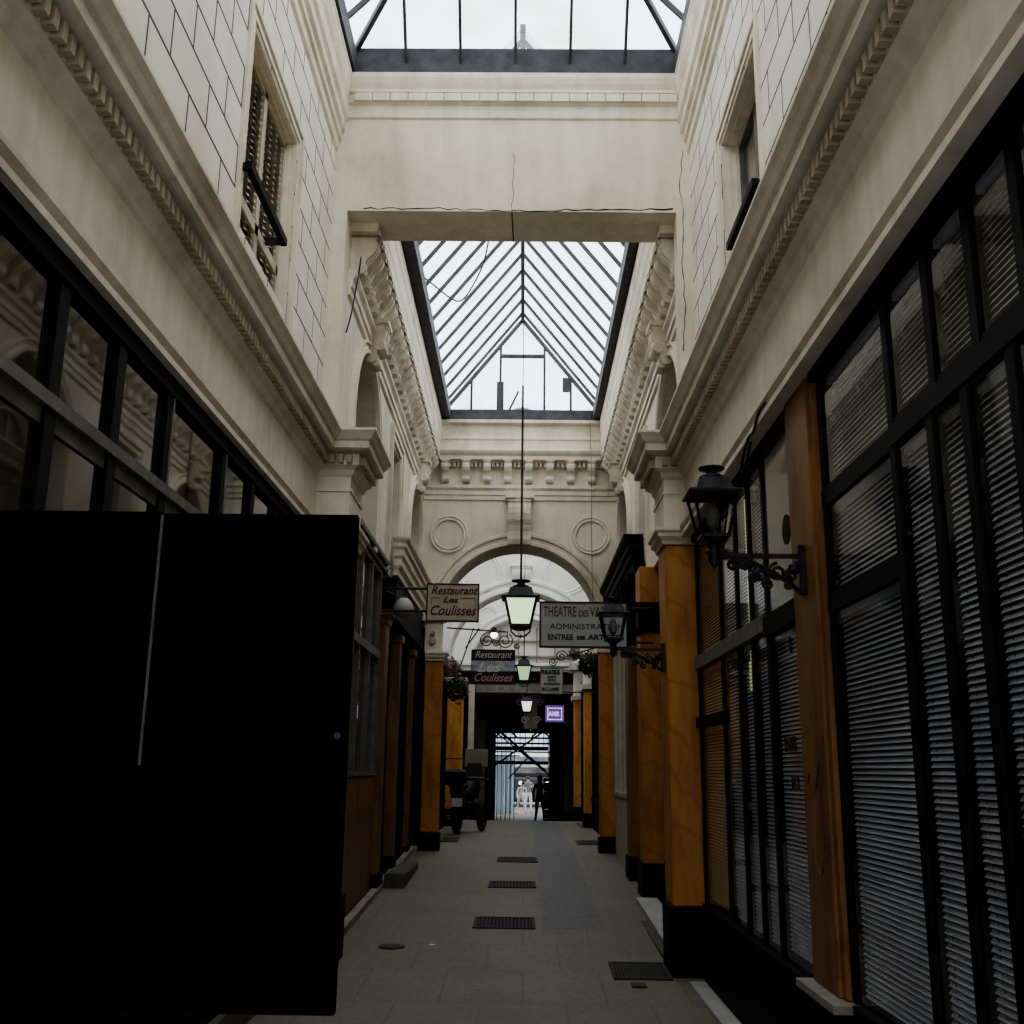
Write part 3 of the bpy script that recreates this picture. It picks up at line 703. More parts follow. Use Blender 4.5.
for k in range(len(mys)-1):
    y1, y0 = mys[k]-.028, mys[k+1]+.028
    MB().box(RX-.012, RX-.006, y0, y1, 2.95, 3.5).build('upper_pane', 'glass', rf)
    if k < 7: blind(y0, y1, 2.95, 3.5, False, 'short grey blind in the top row, %s bay of the right shop front' % ['pilaster side', 'narrow second', 'narrow third', 'fourth', 'fifth', 'sixth', 'seventh'][k])
    if k == 0:
        for za, zb_, lb in ((2.44, 2.85, 'middle pane by the ochre pilaster, lit by pale reflection'), (.65, 2.34, 'tall bottom pane beside the ochre pilaster')):
            MB().box(RX-.012, RX-.006, y0, y1, za, zb_).build('lower_pane', 'glass', rf)
            blind(y0, y1, za, zb_, False, 'grey slatted blind in the '+lb)
    else:
        y1, y0 = low[k]-.028, low[k+1]+.028
        MB().box(RX-.012, RX-.006, y0, y1, .65, 2.85).build('lower_pane', 'glass', rf)
        if k < 7: blind(y0, y1, .65, 2.85, False, 'tall grey blind below the transom, %s bay of the right shop front' % ['', 'second', 'third', 'fourth', 'fifth', 'sixth', 'seventh'][k])
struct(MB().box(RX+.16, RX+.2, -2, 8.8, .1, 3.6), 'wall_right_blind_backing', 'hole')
# ochre pilaster and its plinth
pl = thing('pilaster', 'flat ochre pilaster with grained paint between two blind-hung shop windows', 'pilaster', (1.42, 5.2, 0))
MB().box(1.425, RX+.1, 4.97, 5.45, .64, 3.595).box(1.41, 1.43, 5.03, 5.45, .64, 3.595).build('shaft', 'orange_dark', pl)
MB().box(1.36, RX+.1, 4.9, 5.5, 0, .60).build('plinth', 'black', pl)
MB().box(1.34, RX+.1, 4.88, 5.52, .60, .635).build('plinth_cap', 'kerb', pl)
# door bays between pilaster and pier
df = thing('shop_door_front', 'black framed shop door and side lights behind the near wall lantern', 'shop front', (RX, 7, 0))
MB().box(RX-.05, RX+.1, 5.44, 8.78, 3.50, 3.6).build('top_rail', 'frame', df); MB().box(XR+.04, RX+.1, 5.53, 8.75, .04, .60).build('stall_board', 'black', df)
MB().box(RX-.05, RX+.04, 5.42, 6.24, 2.38, 2.50).build('transom', 'frame', df)
MB().box(RX-.05, RX+.04, 6.24, 8.8, 2.42, 2.52).build('transom', 'greywood', df)
MB().box(RX-.05, RX+.04, 7.75, 8.8, 1.95, 2.03).build('transom', 'frame', df)
dm = [6.24, 6.68, 7.12, 7.72, 8.75]
for y in dm: MB().box(RX-.024, RX+.04, y-.03, y+.03, .6, 3.5).build('mullion', 'frame', df)
MB().box(RX-.012, RX-.006, 5.42, 6.21, 2.5, 3.5).build('fanlight_pane', 'grey_pane', df)
mb = MB().lathe((RX-.016, 5.72, 2.92), [(.085, 0), (.085, .004)], 20, axis='x'); mb.build('vent_hole', 'hole', df)
MB().box(RX-.012, RX-.006, 5.42, 6.21, .6, 2.38).build('door_pane', 'glass', df)
blind(5.44, 6.2, .64, 2.38, False, 'grey blind behind the lettered door glass')
ed = [6.27, 6.65, 6.71, 7.09, 7.15, 7.69]
for k in range(3):
    a, b = ed[2*k], ed[2*k+1]; nn = ['nearest', 'middle', 'furthest'][k]
    for za, zb_, r_ in ((2.52, 3.5, 'upper'), (.62, 2.42, 'lower')):
        MB().box(RX-.012, RX-.006, a, b, za, zb_).build('side_pane', 'glass', df)
        blind(a, b, za, zb_, False, 'narrow grey blind, %s %s side light behind the wall lantern' % (nn, r_))
for za, zb_, r_ in ((2.52, 3.5, 'top'), (2.03, 2.42, 'small middle'), (.62, 1.95, 'tall bottom')):
    MB().box(RX-.012, RX-.006, 7.75, 8.72, za, zb_).build('side_pane', 'glass', df)
    blind(7.75, 8.72, za, zb_, True, 'warm beige blind in the %s pane against the square ochre pier' % r_)
R90 = (PI/2, 0, -PI/2)
text('PARIS', .10, (RX-.016, 5.98, 1.72), 'ink_brown', df, 'door_lettering', rot=R90, bold=.004)
text('N 2', .10, (RX-.016, 5.86, 1.52), 'ink_brown', df, 'door_number', rot=R90, bold=.004)
text('8', .12, (RX-.016, 5.78, 2.24), 'ink_brown', df, 'door_number', rot=R90, bold=.003)
tag(MB().box(RX+.09, RX+.12, 7.25, 7.4, 2.15, 2.35).tube([(RX+.105, 7.32, 2.35), (RX+.105, 7.32, 3.6)], .004).build('warm_lamp', 'yellowlight'), 'small yellow green lamp glowing behind the side light blinds', 'lamp')
# scribbled graffiti on pilaster and loose cable above
def curve_obj(name, pts, r, mat, label, cat, parent=None):
    cu = bpy.data.curves.new(name, 'CURVE'); cu.dimensions = '3D'; sp = cu.splines.new('NURBS'); sp.points.add(len(pts)-1)
    for i, p in enumerate(pts): sp.points[i].co = (*p, 1)
    sp.use_endpoint_u = True; sp.order_u = 3; cu.bevel_depth = r; cu.bevel_resolution = 1; cu.resolution_u = 6
    t = bpy.data.objects.new(name, cu); C.objects.link(t)
    dg = bpy.context.evaluated_depsgraph_get(); dg.update()
    me = bpy.data.meshes.new_from_object(t.evaluated_get(dg)); bpy.data.objects.remove(t)
    me.materials.clear(); me.materials.append(M[mat])
    o = bpy.data.objects.new(name, me); C.objects.link(o)
    if label: tag(o, label, cat)
    if parent is not None:
        o.parent = parent; o.matrix_parent_inverse = Matrix.Translation(-parent.location)
    return o
curve_obj('loose_cable', [(1.33, 5.55, 3.60), (1.33, 5.7, 3.62), (1.33, 5.85, 3.52), (1.33, 6.0, 3.56), (1.33, 6.2, 3.45), (1.33, 6.25, 3.38), (1.33, 6.05, 3.42), (1.33, 5.95, 3.5)], .009, 'iron', 'coiled loose black cable hooked on the moulding above the shop door', 'cable')
curve_obj('graffiti', [(1.407, 5.36, 1.55), (1.407, 5.3, 1.65), (1.407, 5.24, 1.5), (1.407, 5.18, 1.6), (1.407, 5.1, 1.7), (1.407, 5.14, 1.45), (1.407, 5.2, 1.3), (1.407, 5.12, 1.2), (1.407, 5.25, 1.1), (1.407, 5.3, 1.25)], .0035, 'ink_red', None, None, pl)
curve_obj('hanging_cable', [(-1.60, 9.3, 6.9), (-1.60, 9.25, 6.5), (-1.61, 9.2, 6.2), (-1.63, 9.15, 5.95), (-1.66, 9.15, 5.70), (-1.69, 9.12, 5.55)], .007, 'iron', 'thin black cable dangling off the left end of the cross beam', 'cable')
curve_obj('looped_cable', [(-1.30, 11.9, 7.52), (-1.2, 12.3, 7.6), (-1.05, 13.0, 7.75), (-.9, 13.4, 7.85), (-.7, 13.2, 8.1), (-.55, 12.9, 8.3), (-.45, 12.0, 8.5), (-.35, 11.2, 8.7), (-.25, 10.6, 8.85)], .012, 'iron', 'thin looping cable slung under the left slope of the gabled skylight', 'cable')
curve_obj('thin_wire', [(1.06, 16.6, 7.35), (1.09, 16.6, 6.6), (1.08, 16.6, 5.5), (1.09, 16.6, 4.3), (1.10, 16.6, 3.3)], .006, 'greywood', 'thin grey wire dropping in front of the right plaster roundel', 'wire')

# square piers (lower part) -------------------------------------------------------
def pier(x0, x1, y0, y1, zb, zp, zt, label, capital=None, mat='orange', front=0, group=None, zcap=None):
    t = thing('square_pier', label, 'pillar', ((x0+x1)/2, (y0+y1)/2, zb), group)
    MB().box(x0, x1, y0, y1, zp, zt, .012).build('shaft', mat, t)
    e = .025
    MB().box(x0-e, x1+e, y0-e, y1+e, zb-.05, zp, .008).build('plinth', 'black', t)
    if capital:
        p = [(x1, y0), (x0, y0), (x0, y1), (x1, y1)] if x0 > 0 else [(x0, y1), (x1, y1), (x1, y0), (x0, y0)]
        zc0, zc1 = capital
        h = zc1-zc0
        mb = MB().sweep(p, [(-.02, zc0), (.02, zc0), (.025, zc0+h*.2), (.06, zc0+h*.45), (.06, zc0+h*.65), (.085, zc0+h*.8), (.085, zc1), (-.02, zc1)])
        mb.box(x0, x1, y0, y1, zc0, zc1)
        mb.build('capital', 'mould', t)
    return t
pier(1.205, RX+.03, 8.86, 9.3, 0, .56, 3.50, 'nearest square ochre pier on the right with black plinth and cream cap', (3.50, 3.64))
pier(-1.8, PXL, 8.84, 9.42, 0, .56, 3.50, 'ochre pier on the left standing behind the black folding panel', (3.50, 3.64))
struct(MB().box(RX+.06, RX+.5, 8.9, 9.4, 0, 3.6), 'wall_right_return', 'black')

# marble thresholds / kerbs on the right
tag(MB().box(1.30, 1.45, -2, 8.74, 0, .035, .005).build('marble_threshold', 'marble'), 'long white marble sill along the foot of the near right shop front', 'threshold')
mb = MB(); mb.extr([(1.26, 9.4, fz(9.4)-.02), (1.49, 9.4, fz(9.4)-.02), (1.49, 12.2, fz(12.2)-.02), (1.26, 12.2, fz(12.2)-.02)], (0, 0, .09))
tag(mb.build('marble_threshold', 'marble'), 'white marble step between the first and second ochre piers on the right', 'threshold')
for s, xa, xb, y0_, y1_, lb in ((1, 1.20, 1.26, 9.5, 24, 'right'), (-1, -1.70, -1.62, 9.5, 16.6, 'left')):
    mb = MB(); mb.extr([(xa, y0_, fz(y0_)-.02), (xb, y0_, fz(y0_)-.02), (xb, y1_, fz(y1_)-.02), (xa, y1_, fz(y1_)-.02)], (0, 0, .09 if s < 0 else .05))
    tag(mb.build('kerb', 'kerb' if s < 0 else 'step'), 'raised stone kerb running along the %s shop fronts' % lb, 'kerb')
# ------------------------------------------------------------------ second bay shops, right
def rect_front(name, label, x, s, y0, y1, zb, zt, sill, mat_f, mat_p, n, trans=None, panel='black'):
    t = thing(name, label, 'shop front', (x, (y0+y1)/2, zb))
    MB().box(x, x+s*.12, y0, y1, zt-.08, zt).build('top_rail', mat_f, t)
    MB().box(x, x+s*.12, y0, y1, zb-.06, sill).build('stall_board', panel, t)
    MB().box(x-s*.02, x+s*.12, y0, y1, sill, sill+.05).build('sill_rail', mat_f, t)
    for i in range(n+1):
        y = y0+.03+(y1-y0-.06)*i/n
        MB().box(x, x+s*.1, y-.03, y+.03, sill+.05, zt-.08).build('mullion', mat_f, t)
    for i in range(n):
        a = y0+(y1-y0)*i/n; b = y0+(y1-y0)*(i+1)/n
        MB().box(x+s*.05, x+s*.06, a, b, sill+.05, zt-.08).build('pane', mat_p, t)
    if trans: MB().box(x-s*.01, x+s*.1, y0, y1, trans, trans+.09).build('transom', mat_f, t)
    return t
rect_front('shop_front', 'dark recessed shop window between the two big ochre piers on the right', 1.60, 1, 9.45, 12.25, fz(11), 3.95, .6, 'frame', 'dark_pane', 4)
pier(1.365, 1.66, 12.3, 12.75, fz(12.4)+.09, .60, 3.22, 'second square ochre pier with black plinth and black banded capital')
t = thing('pier_capital_block', 'ochre block with black bands on top of the second right pier', 'capital', (1.4, 12.5, 3.2))
MB().box(1.34, 1.66, 12.27, 12.78, 3.22, 3.52, .01).build('black_band', 'black', t)
MB().box(1.365, 1.66, 12.3, 12.75, 3.52, 3.97, .01).build('ochre_block', 'orange', t)
MB().box(1.31, 1.66, 12.25, 12.8, 3.19, 3.23).box(1.31, 1.66, 12.25, 12.8, 3.5, 3.535).box(1.31, 1.66, 12.25, 12.8, 3.45, 3.48).build('band_moulding', 'frame', t)
pier(1.375, 1.62, 13.9, 14.35, fz(14)+.02, .55, 3.3, 'reddish ochre pier directly behind the second right pier', mat='orange_dark')
# black entablature
ent = thing('black_entablature', 'projecting black painted cornice above the second right shop', 'cornice', (1.4, 14.8, 4))
MB().sweep([(1.46, 12.86), (1.40, 12.86), (1.40, 16.88)], [(-.1, 3.98), (.02, 3.98), (.05, 4.05), (.05, 4.12), (.09, 4.16), (.09, 4.24), (.12, 4.27), (.12, 4.34), (.17, 4.4), (.18, 4.45), (-.1, 4.47)]).build('cornice', 'black', ent)
MB().box(1.40, 1.62, 12.9, 16.88, 3.5, 3.94).build('fascia_board', 'frame', ent)
for i in range(9):
    mb = MB(); console(mb, (1.40, 13.1+i*.42, 3.97), (-1, 0, 0), (0, 1, 0), .12, .34, .1); mb.build('carved_bracket', 'frame', ent)
rect_front('shop_front', 'cream painted shop front with tall narrow panes beyond the reddish pier', 1.42, 1, 14.4, 16.7, fz(15.5), 3.5, 1.25, 'creamwood', 'grey_pane', 3, None, 'creamwood')
pier(1.19, 1.47, 16.68, 16.87, fz(17)-.02, .62, 3.42, 'ochre pier below the right foot of the plaster arch', (3.42, 3.95))
rect_front('shop_front', 'dark shop window on the right just beyond the arch', 1.45, 1, 17.5, 22.6, fz(20), 3.6, 1.0, 'frame', 'dark_pane', 5)
pier(1.30, 1.58, 22.6, 23.1, fz(22.6), .74, 3.28, 'bright ochre pier with pale stone top beyond the arch', None, 'orange_lit')
MBc = thing('pier_top_stone', 'pale stone top above the bright ochre pier beyond the arch', 'capital', (1.45, 23, 3.3))
MB().box(1.30, 1.62, 22.6, 23.2, 3.40, 4.0, .01).build('stone_block', 'white_plaster', MBc)
MB().box(1.24, 1.66, 22.54, 23.26, 3.28, 3.40, .01).box(1.2, 1.66, 22.5, 23.3, 4.0, 4.15, .01).build('moulding', 'mould', MBc)
pier(1.26, 1.55, 26.2, 26.8, fz(26.5), .75, 3.28, 'furthest bright ochre pier in the row on the right', None, 'orange_lit')
MBc = thing('pier_top_stone', 'pale stone top above the furthest bright ochre pier', 'capital', (1.4, 26.5, 3.3))
MB().box(1.26, 1.6, 26.2, 26.8, 3.40, 4.0, .01).build('stone_block', 'white_plaster', MBc)
MB().box(1.20, 1.66, 26.14, 26.86, 3.28, 3.40, .01).box(1.15, 1.66, 26.1, 26.9, 4.0, 4.2, .01).build('moulding', 'mould', MBc)
rect_front('shop_front', 'dark shop window between the two bright ochre piers', 1.42, 1, 23.2, 26.2, fz(25), 3.7, 1.0, 'frame', 'dark_pane', 3)
pier(1.35, 1.62, 35, 35.4, -.25, .3, 3.0, 'slim olive gold pillar far down on the right near the gate', mat='olive')

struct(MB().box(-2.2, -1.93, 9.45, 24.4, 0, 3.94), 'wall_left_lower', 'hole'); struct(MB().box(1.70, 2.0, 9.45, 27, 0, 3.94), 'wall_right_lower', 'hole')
struct(MB().box(-1.93, -1.62, 17.52, 24.0, 3.75, 3.9), 'trim_70', 'frame'); struct(MB().box(1.5, 1.7, 17.52, 26.0, 3.75, 3.9), 'trim_71', 'frame')
# ------------------------------------------------------------------ second bay shops, left
rect_front('shop_front', 'grey green framed shop front with ochre wooden base boards just beyond the black panel', -1.72, -1, 9.5, 12.55, fz(11)+.07, 3.95, 1.52, 'greywood', 'dark_pane', 4, 2.86, 'wood_brown')
MB().box(-1.735, -1.715, 9.5, 12.55, 1.18, 1.51).build('ochre_lit_strip', 'orange_dark', [o for o in bpy.data.objects if o.get('label', '').startswith('grey green framed')][0])  # ochre strip over brown boards: fading reflection put into two colours
tag(MB().sweep([(-1.72, 12.8), (-1.72, 9.5)], [(-.02, 3.93), (.03, 3.93), (.03, 3.98), (.07, 4.0), (.07, 4.05), (-.02, 4.06)]).build('shop_cornice', 'greywood'), 'thin grey cornice moulding over the left shop with ochre base boards', 'cornice')
MB_ = thing('wooden_pilaster', 'slim varnished ochre pilaster with a small moulded cap, left of the sign', 'pilaster', (-1.68, 12.9, 0))
MB().box(-1.85, -1.66, 12.6, 12.95, .3, 3.30, .008).build('shaft', 'wood_brown', MB_)
MB().sweep([(-1.9, 12.95), (-1.66, 12.95), (-1.66, 12.6), (-1.9, 12.6)], [(-.02, 3.3), (.02, 3.3), (.03, 3.36), (.06, 3.4), (.06, 3.46), (-.02, 3.47)]).build('cap', 'orange_dark', MB_)
MB().box(-1.9, -1.63, 12.57, 12.98, .1, .42).build('base', 'black', MB_)
dd = thing('shop_door', 'dark glazed restaurant door set back between slim wooden pilasters', 'door', (-1.85, 13.6, 0))
MB().box(-1.9, -1.80, 13.1, 14.2, .2, .95).build('kick_panel', 'black', dd)
MB().box(-1.86, -1.84, 13.15, 14.15, .95, 3.2).build('pane', 'dark_pane', dd)
MB().box(-1.9, -1.80, 13.1, 13.16, .95, 3.3).box(-1.9, -1.80, 14.14, 14.2, .95, 3.3).box(-1.9, -1.80, 13.1, 14.2, 3.2, 3.3).build('door_frame', 'frame', dd)
for a, b, lb in ((14.2, 14.65, 'slim ochre pilaster just beyond the dark restaurant door'), (15.95, 16.4, 'slim reddish pilaster beside the left arch pier')):
    p_ = thing('wooden_pilaster', lb, 'pilaster', (-1.68, a, 0))
    MB().box(-1.85, -1.67, a, b-.2, .35, 3.25, .008).build('shaft', 'wood_brown', p_)
    MB().box(-1.9, -1.64, a-.03, b-.17, 3.25, 3.36, .01).build('cap', 'wood_brown', p_)
    MB().box(-1.9, -1.65, a-.02, b-.18, .1, .5).build('base', 'black', p_)
rect_front('shop_front', 'dark restaurant window with a carved black stall board, left before the arch', -1.74, -1, 14.65, 15.95, fz(15.3)+.02, 3.4, .95, 'frame', 'dark_pane', 2)
ent = thing('cream_entablature', 'projecting cream cornice above the left restaurant front', 'cornice', (-1.6, 14.8, 4))
MB().sweep([(-1.60, 16.88), (-1.60, 13.1), (-1.66, 13.1)], [(-.1, 3.98), (.0, 3.98), (.0, 4.05), (.04, 4.1), (.04, 4.18), (.07, 4.22), (.07, 4.30), (.1, 4.33), (.1, 4.38), (.13, 4.42), (.14, 4.45), (-.1, 4.47)]).build('cornice', 'mould', ent)
MB().box(-1.62, -1.9, 13.15, 16.88, 3.45, 3.94).build('fascia_board', 'frame', ent)
t = pier(-1.56, -1.28, 16.70, 16.87, fz(17)+.03, .66, 3.26, 'ochre pier below the left foot of the plaster arch', (3.26, 3.40))
MB().box(-1.58, -1.30, 16.71, 16.88, 3.40, 3.9, .01).box(-1.66, -1.24, 16.66, 16.89, 3.88, 3.97, .015).build('plaster_block', 'plaster', t)
mb = MB().lathe((-1.45, 16.66, 3.58), [(.05, 0), (.06, .05)], 10, axis='y').lathe((-1.45, 16.64, 3.7), [(.03, 0), (.04, .07)], 10, axis='y'); mb.build('carved_ornament', 'niche', t)
rect_front('shop_front', 'dark shop window on the left just beyond the arch pier', -1.62, -1, 17.5, 20.8, fz(19), 3.4, .95, 'frame', 'dark_pane', 4)
pier(-1.75, -1.29, 22.6, 23.2, fz(22.6), .8, 3.35, 'ochre pier on the left behind the parked motorcycle', (3.35, 3.5), 'orange_lit')
rect_front('shop_front', 'dark shop window on the left beside the motorcycle', -1.6, -1, 20.8, 22.5, fz(21.5), 3.4, .95, 'frame', 'dark_pane', 2)
t = thing('hanging_banner', 'pale vertical banner strip hanging beside the left ochre pier', 'banner', (-1.2, 25, 3))
MB().box(-1.28, -1.14, 25.0, 25.02, 2.05, 3.55).build('cloth', 'plaster', t); MB().box(-1.13, -1.115, 24.99, 25.03, 2.05, 3.55).box(-1.6, -1.1, 25.0, 25.03, 3.55, 3.58).build('pole', 'iron', t)
pier(-1.55, -1.16, 33, 33.4, -.25, .2, 3.1, 'slim olive gold pillar far down on the left near the gate', mat='olive')
tag(MB().box(-1.62, -1.38, 13.05, 14.75, fz(13)-.02, fz(13)+.17, .015).build('stone_step', 'step'), 'dark stone doorstep block below the restaurant door on the left', 'step')

# ------------------------------------------------------------------ black folding panel
t = thing('folding_panel', 'large black two-leaf folding shutter panel filling the lower left foreground', 'shutter', (-1.2, 3.5, .86))
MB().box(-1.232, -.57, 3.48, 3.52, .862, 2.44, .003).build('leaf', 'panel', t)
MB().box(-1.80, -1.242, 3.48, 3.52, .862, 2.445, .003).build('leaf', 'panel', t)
MB().tube([(-1.236, 3.47, 1.60), (-1.236, 3.47, 2.43)], .0055, 6).build('hinge_glint_rod', 'greywood', t)  # rod covers the glinting stretch of hinge; glint put into its lighter grey
MB().lathe((-.60, 3.46, 1.70), [(.012, 0), (.014, .02)], 10, axis='y').build('lock_knob', 'iron', t)
MB().box(-1.87, -1.78, 3.49, 3.51, 2.2, 2.25).box(-1.87, -1.78, 3.49, 3.51, 1.0, 1.05).build('wall_hinge', 'iron', t)

# ------------------------------------------------------------------ lanterns
def lantern(name, label, c, H, W, lit, hang=None, wall=None):
    """c = centre of the base of the glass body (bottom tip about .25H below)"""
    x, y, z = c
    t = thing(name, label, 'lantern', c)
    R = W/2*math.sqrt(2)*.86; rb = R*.62; gh = H*.46; q = PI/4
    def L_(prof, mat, nme, n=4, r0=q, sm=False): return MB().lathe(c, prof, n, r0).build(nme, mat, t, smooth=sm)
    L_([(R*1.22, gh), (R*1.24, gh+H*.02), (R*.86, gh+H*.05), (R*.68, gh+H*.18), (R*.5, gh+H*.19)], 'iron', 'roof')
    L_([(R*.46, gh+H*.19), (R*.40, gh+H*.22), (R*.18, gh+H*.25), (R*.16, gh+H*.28), (R*.44, gh+H*.30), (R*.44, gh+H*.315), (R*.12, gh+H*.33), (.003, gh+H*.345)], 'iron', 'finial', 12, 0, True)
    mb = MB()
    for k in range(4):
        a = q+k*PI/2; mb.obar((x+rb*math.cos(a), y+rb*math.sin(a), z), (x+R*math.cos(a), y+R*math.sin(a), z+gh), W*.045, W*.045)
    for r, zz in ((rb, 0), (R, gh)):
        for k in range(4):
            a = q+k*PI/2; b = a+PI/2
            mb.obar((x+r*math.cos(a), y+r*math.sin(a), z+zz), (x+r*math.cos(b), y+r*math.sin(b), z+zz), W*.05, W*.06)
    mb.build('cage', 'iron', t)
    for k in range(4):
        a = q+k*PI/2; b = a+PI/2; f = .96
        mb = MB(); mb.face([(x+rb*f*math.cos(a), y+rb*f*math.sin(a), z), (x+rb*f*math.cos(b), y+rb*f*math.sin(b), z), (x+R*f*math.cos(b), y+R*f*math.sin(b), z+gh), (x+R*f*math.cos(a), y+R*f*math.sin(a), z+gh)])
        mb.build('glass_pane', lit if lit else 'glass', t)
    if not lit:
        MB().lathe((x, y, z+gh*.15), [(.01, 0), (W*.12, .03), (W*.15, gh*.4), (W*.08, gh*.62), (.01, gh*.68)], 12).build('bulb_globe', 'greywood', t, smooth=True)
    L_([(rb*1.1, -.002), (rb*1.12, -H*.02), (rb*.8, -H*.05), (rb*.35, -H*.08)], 'iron', 'base_cup')
    if hang:
        mb = MB()
        for k in range(2):
            s_ = 1 if k else -1
            pts = [(x+s_*rb*.72, y, z), (x+s_*rb*.68, y, z-H*.10), (x+s_*rb*.35, y, z-H*.17), (x, y, z-H*.18)]
            mb.tube(pts, W*.025)
        mb.lathe((x, y, z-H*.215), [(.002, 0), (W*.04, .02), (.002, .05)], 8)
        mb.build('bottom_loop', 'iron', t)
        MB().tube([(x, y, z+gh+H*.34), (x, y, hang[0])], hang[1], 6).build('suspension_rod', 'iron', t)
        if len(hang) > 2: MB().tube([(x, y, hang[0]), (x, y, hang[2])], hang[1]*.45, 5).build('cable', 'iron', t)
    if wall:
        wx, s_ = wall
        mb = MB().lathe(c, [(rb*.42, -H*.08), (rb*.25, -H*.14), (rb*.5, -H*.17), (rb*.28, -H*.21), (rb*.32, -H*.27), (rb*.1, -H*.33), (.003, -H*.36)], 10); mb.build('stem', 'iron', t, smooth=True)
        zz = z-H*.20
        MB().box(wx-.035, wx+.0, y-.02, y+.02, zz-H*.42, zz+H*.12, .004).build('wall_plate', 'iron', t)
        MB().obar((x, y, zz), (wx-.03, y, zz), .018, .022).build('arm_bar', 'iron', t)
        L = abs(wx-x)
        mb = MB()
        pts = []
        for i in range(14):
            u = i/13; pts.append((x+(wx-.03-x)*(.22+.78*u), y, zz-.02-(.35*H)*(u**1.8)))
        mb.tube(pts, .012)
        spiral_list = ((.50, .19, .075), (.62, .06, .05), (.16, .20, .055), (.42, .30, .05), (.75, .10, .04))
        def spiral(cx_, cz_, r, turns, a0, dr=1):
            ps = []
            for i in range(26):
                u = i/25; a = a0+dr*turns*2*PI*u; rr = r*(1-.8*u); ps.append((cx_+rr*math.cos(a), y, cz_+rr*math.sin(a)))
            mb.tube(ps, .010, 5)
        spiral(wx-.12*L/.45-.02, zz-.17*H, .10*H, 1.6, PI/2, 1); spiral(wx-.36*L/.45, zz-.09*H, .07*H, 1.5, PI/2, -1)
        spiral(wx-.26*L/.45, zz-.24*H, .06*H, 1.4, 0, 1); spiral(wx-.09, zz-.31*H, .05*H, 1.3, PI/2, -1)
        spiral(wx-.30*L/.45, zz-.10*H, .045*H, 1.4, PI, 1); spiral(x+.1*L/.45, zz-.05*H, .05*H, 1.4, PI/2, -1)
        for u_, v_, r_ in spiral_list: spiral(wx-u_*L, zz-v_*H, r_*H*1.2, 1.5, PI/2, 1)
        mb.lathe((wx-.055, y, zz-.20*H), [(.012, 0), (.03, .02), (.03, .05), (.012, .07)], 8)
        mb.build('scrollwork', 'iron', t)
    return t
lantern('bracket_lantern', 'large unlit black wall lantern on a scrolled bracket fixed to the ochre pilaster', (.955, 5.2, 2.755), .47, .25, None, wall=(1.41, 1))
lantern('bracket_lantern', 'smaller unlit black wall lantern on a scrolled bracket fixed to the nearest square pier', (.765, 9.0, 2.70), .45, .25, None, wall=(1.205, 1))
lantern('hanging_lantern', 'nearest lit green-white lantern hanging on a long rod in front of the arch', (-.035, 11, 3.07), .62, .38, 'lamp_green', hang=(5.75, .012, 9.1))
lantern('hanging_lantern', 'second lit green lantern hanging beyond the arch, beside the dark restaurant sign', (.01, 22.5, 3.44), .66, .36, 'lamp_green_dim', hang=(5.2, .012, 7.9))
lantern('hanging_lantern', 'third small lantern with white glass hanging down the passage', (.10, 29.4, 3.16), .62, .38, 'lamp_white', hang=(4.4, .012))
lantern('hanging_lantern', 'fourth tiny green lantern hanging near the far gate', (.20, 38, 3.02), .62, .38, 'lamp_green_dim', hang=(4.0, .012))
tag(MB().lathe((.30, 40.5, 2.42), [(.05, 0), (.16, .12), (.22, .3), (.02, .34)], 10).tube([(.30, 40.5, 2.75), (.30, 40.5, 4.0)], .01).build('pendant_lamp', 'lamp_white', smooth=True), 'tiny bright white pendant lamp just under the fourth lantern', 'lamp')

# ------------------------------------------------------------------ signs
def frame_xz(mb, x0, x1, z0, z1, y, w, d):
    mb.box(x0, x1, y-d, y+d, z1-w, z1); mb.box(x0, x1, y-d, y+d, z0, z0+w); mb.box(x0, x0+w, y-d, y+d, z0, z1); mb.box(x1-w, x1, y-d, y+d, z0, z1)
t = thing('hanging_sign', 'tan restaurant sign in brown script hanging from two rods on the left', 'sign', (-.85, 12.4, 3.3))
MB().box(-1.16, -.54, 12.385, 12.415, 3.30, 3.75).build('board', 'sign_tan', t)
mb = MB(); frame_xz(mb, -1.165, -.535, 3.295, 3.755, 12.4, .018, .022); mb.build('frame', 'ink_brown', t)
mb = MB(); y = 12.383
for a in ((-1.11, -1.00, 3.575, 3.583), (-.76, -.58, 3.575, 3.583), (-1.11, -1.103, 3.50, 3.58), (-.587, -.58, 3.45, 3.58)): mb.box(a[0], a[1], y-.002, y+.003, a[2], a[3])
mb.build('printed_border', 'ink_brown', t)
text('Restaurant', .135, (-1.115, 12.382, 3.625), 'ink_brown', t, shear=.35, sx=.92, bold=.002)
text('Les', .10, (-.97, 12.382, 3.525), 'ink_brown', t, shear=.35, sx=1.3, bold=.002)
text('Coulisses', .165, (-1.13, 12.382, 3.375), 'ink_brown', t, shear=.35, sx=.87, bold=.002)
for z_ in (3.69, 3.42): MB().tube([(-1.68, 12.4, z_), (-1.16, 12.4, z_)], .016).build('fixing_rod', 'iron', t)

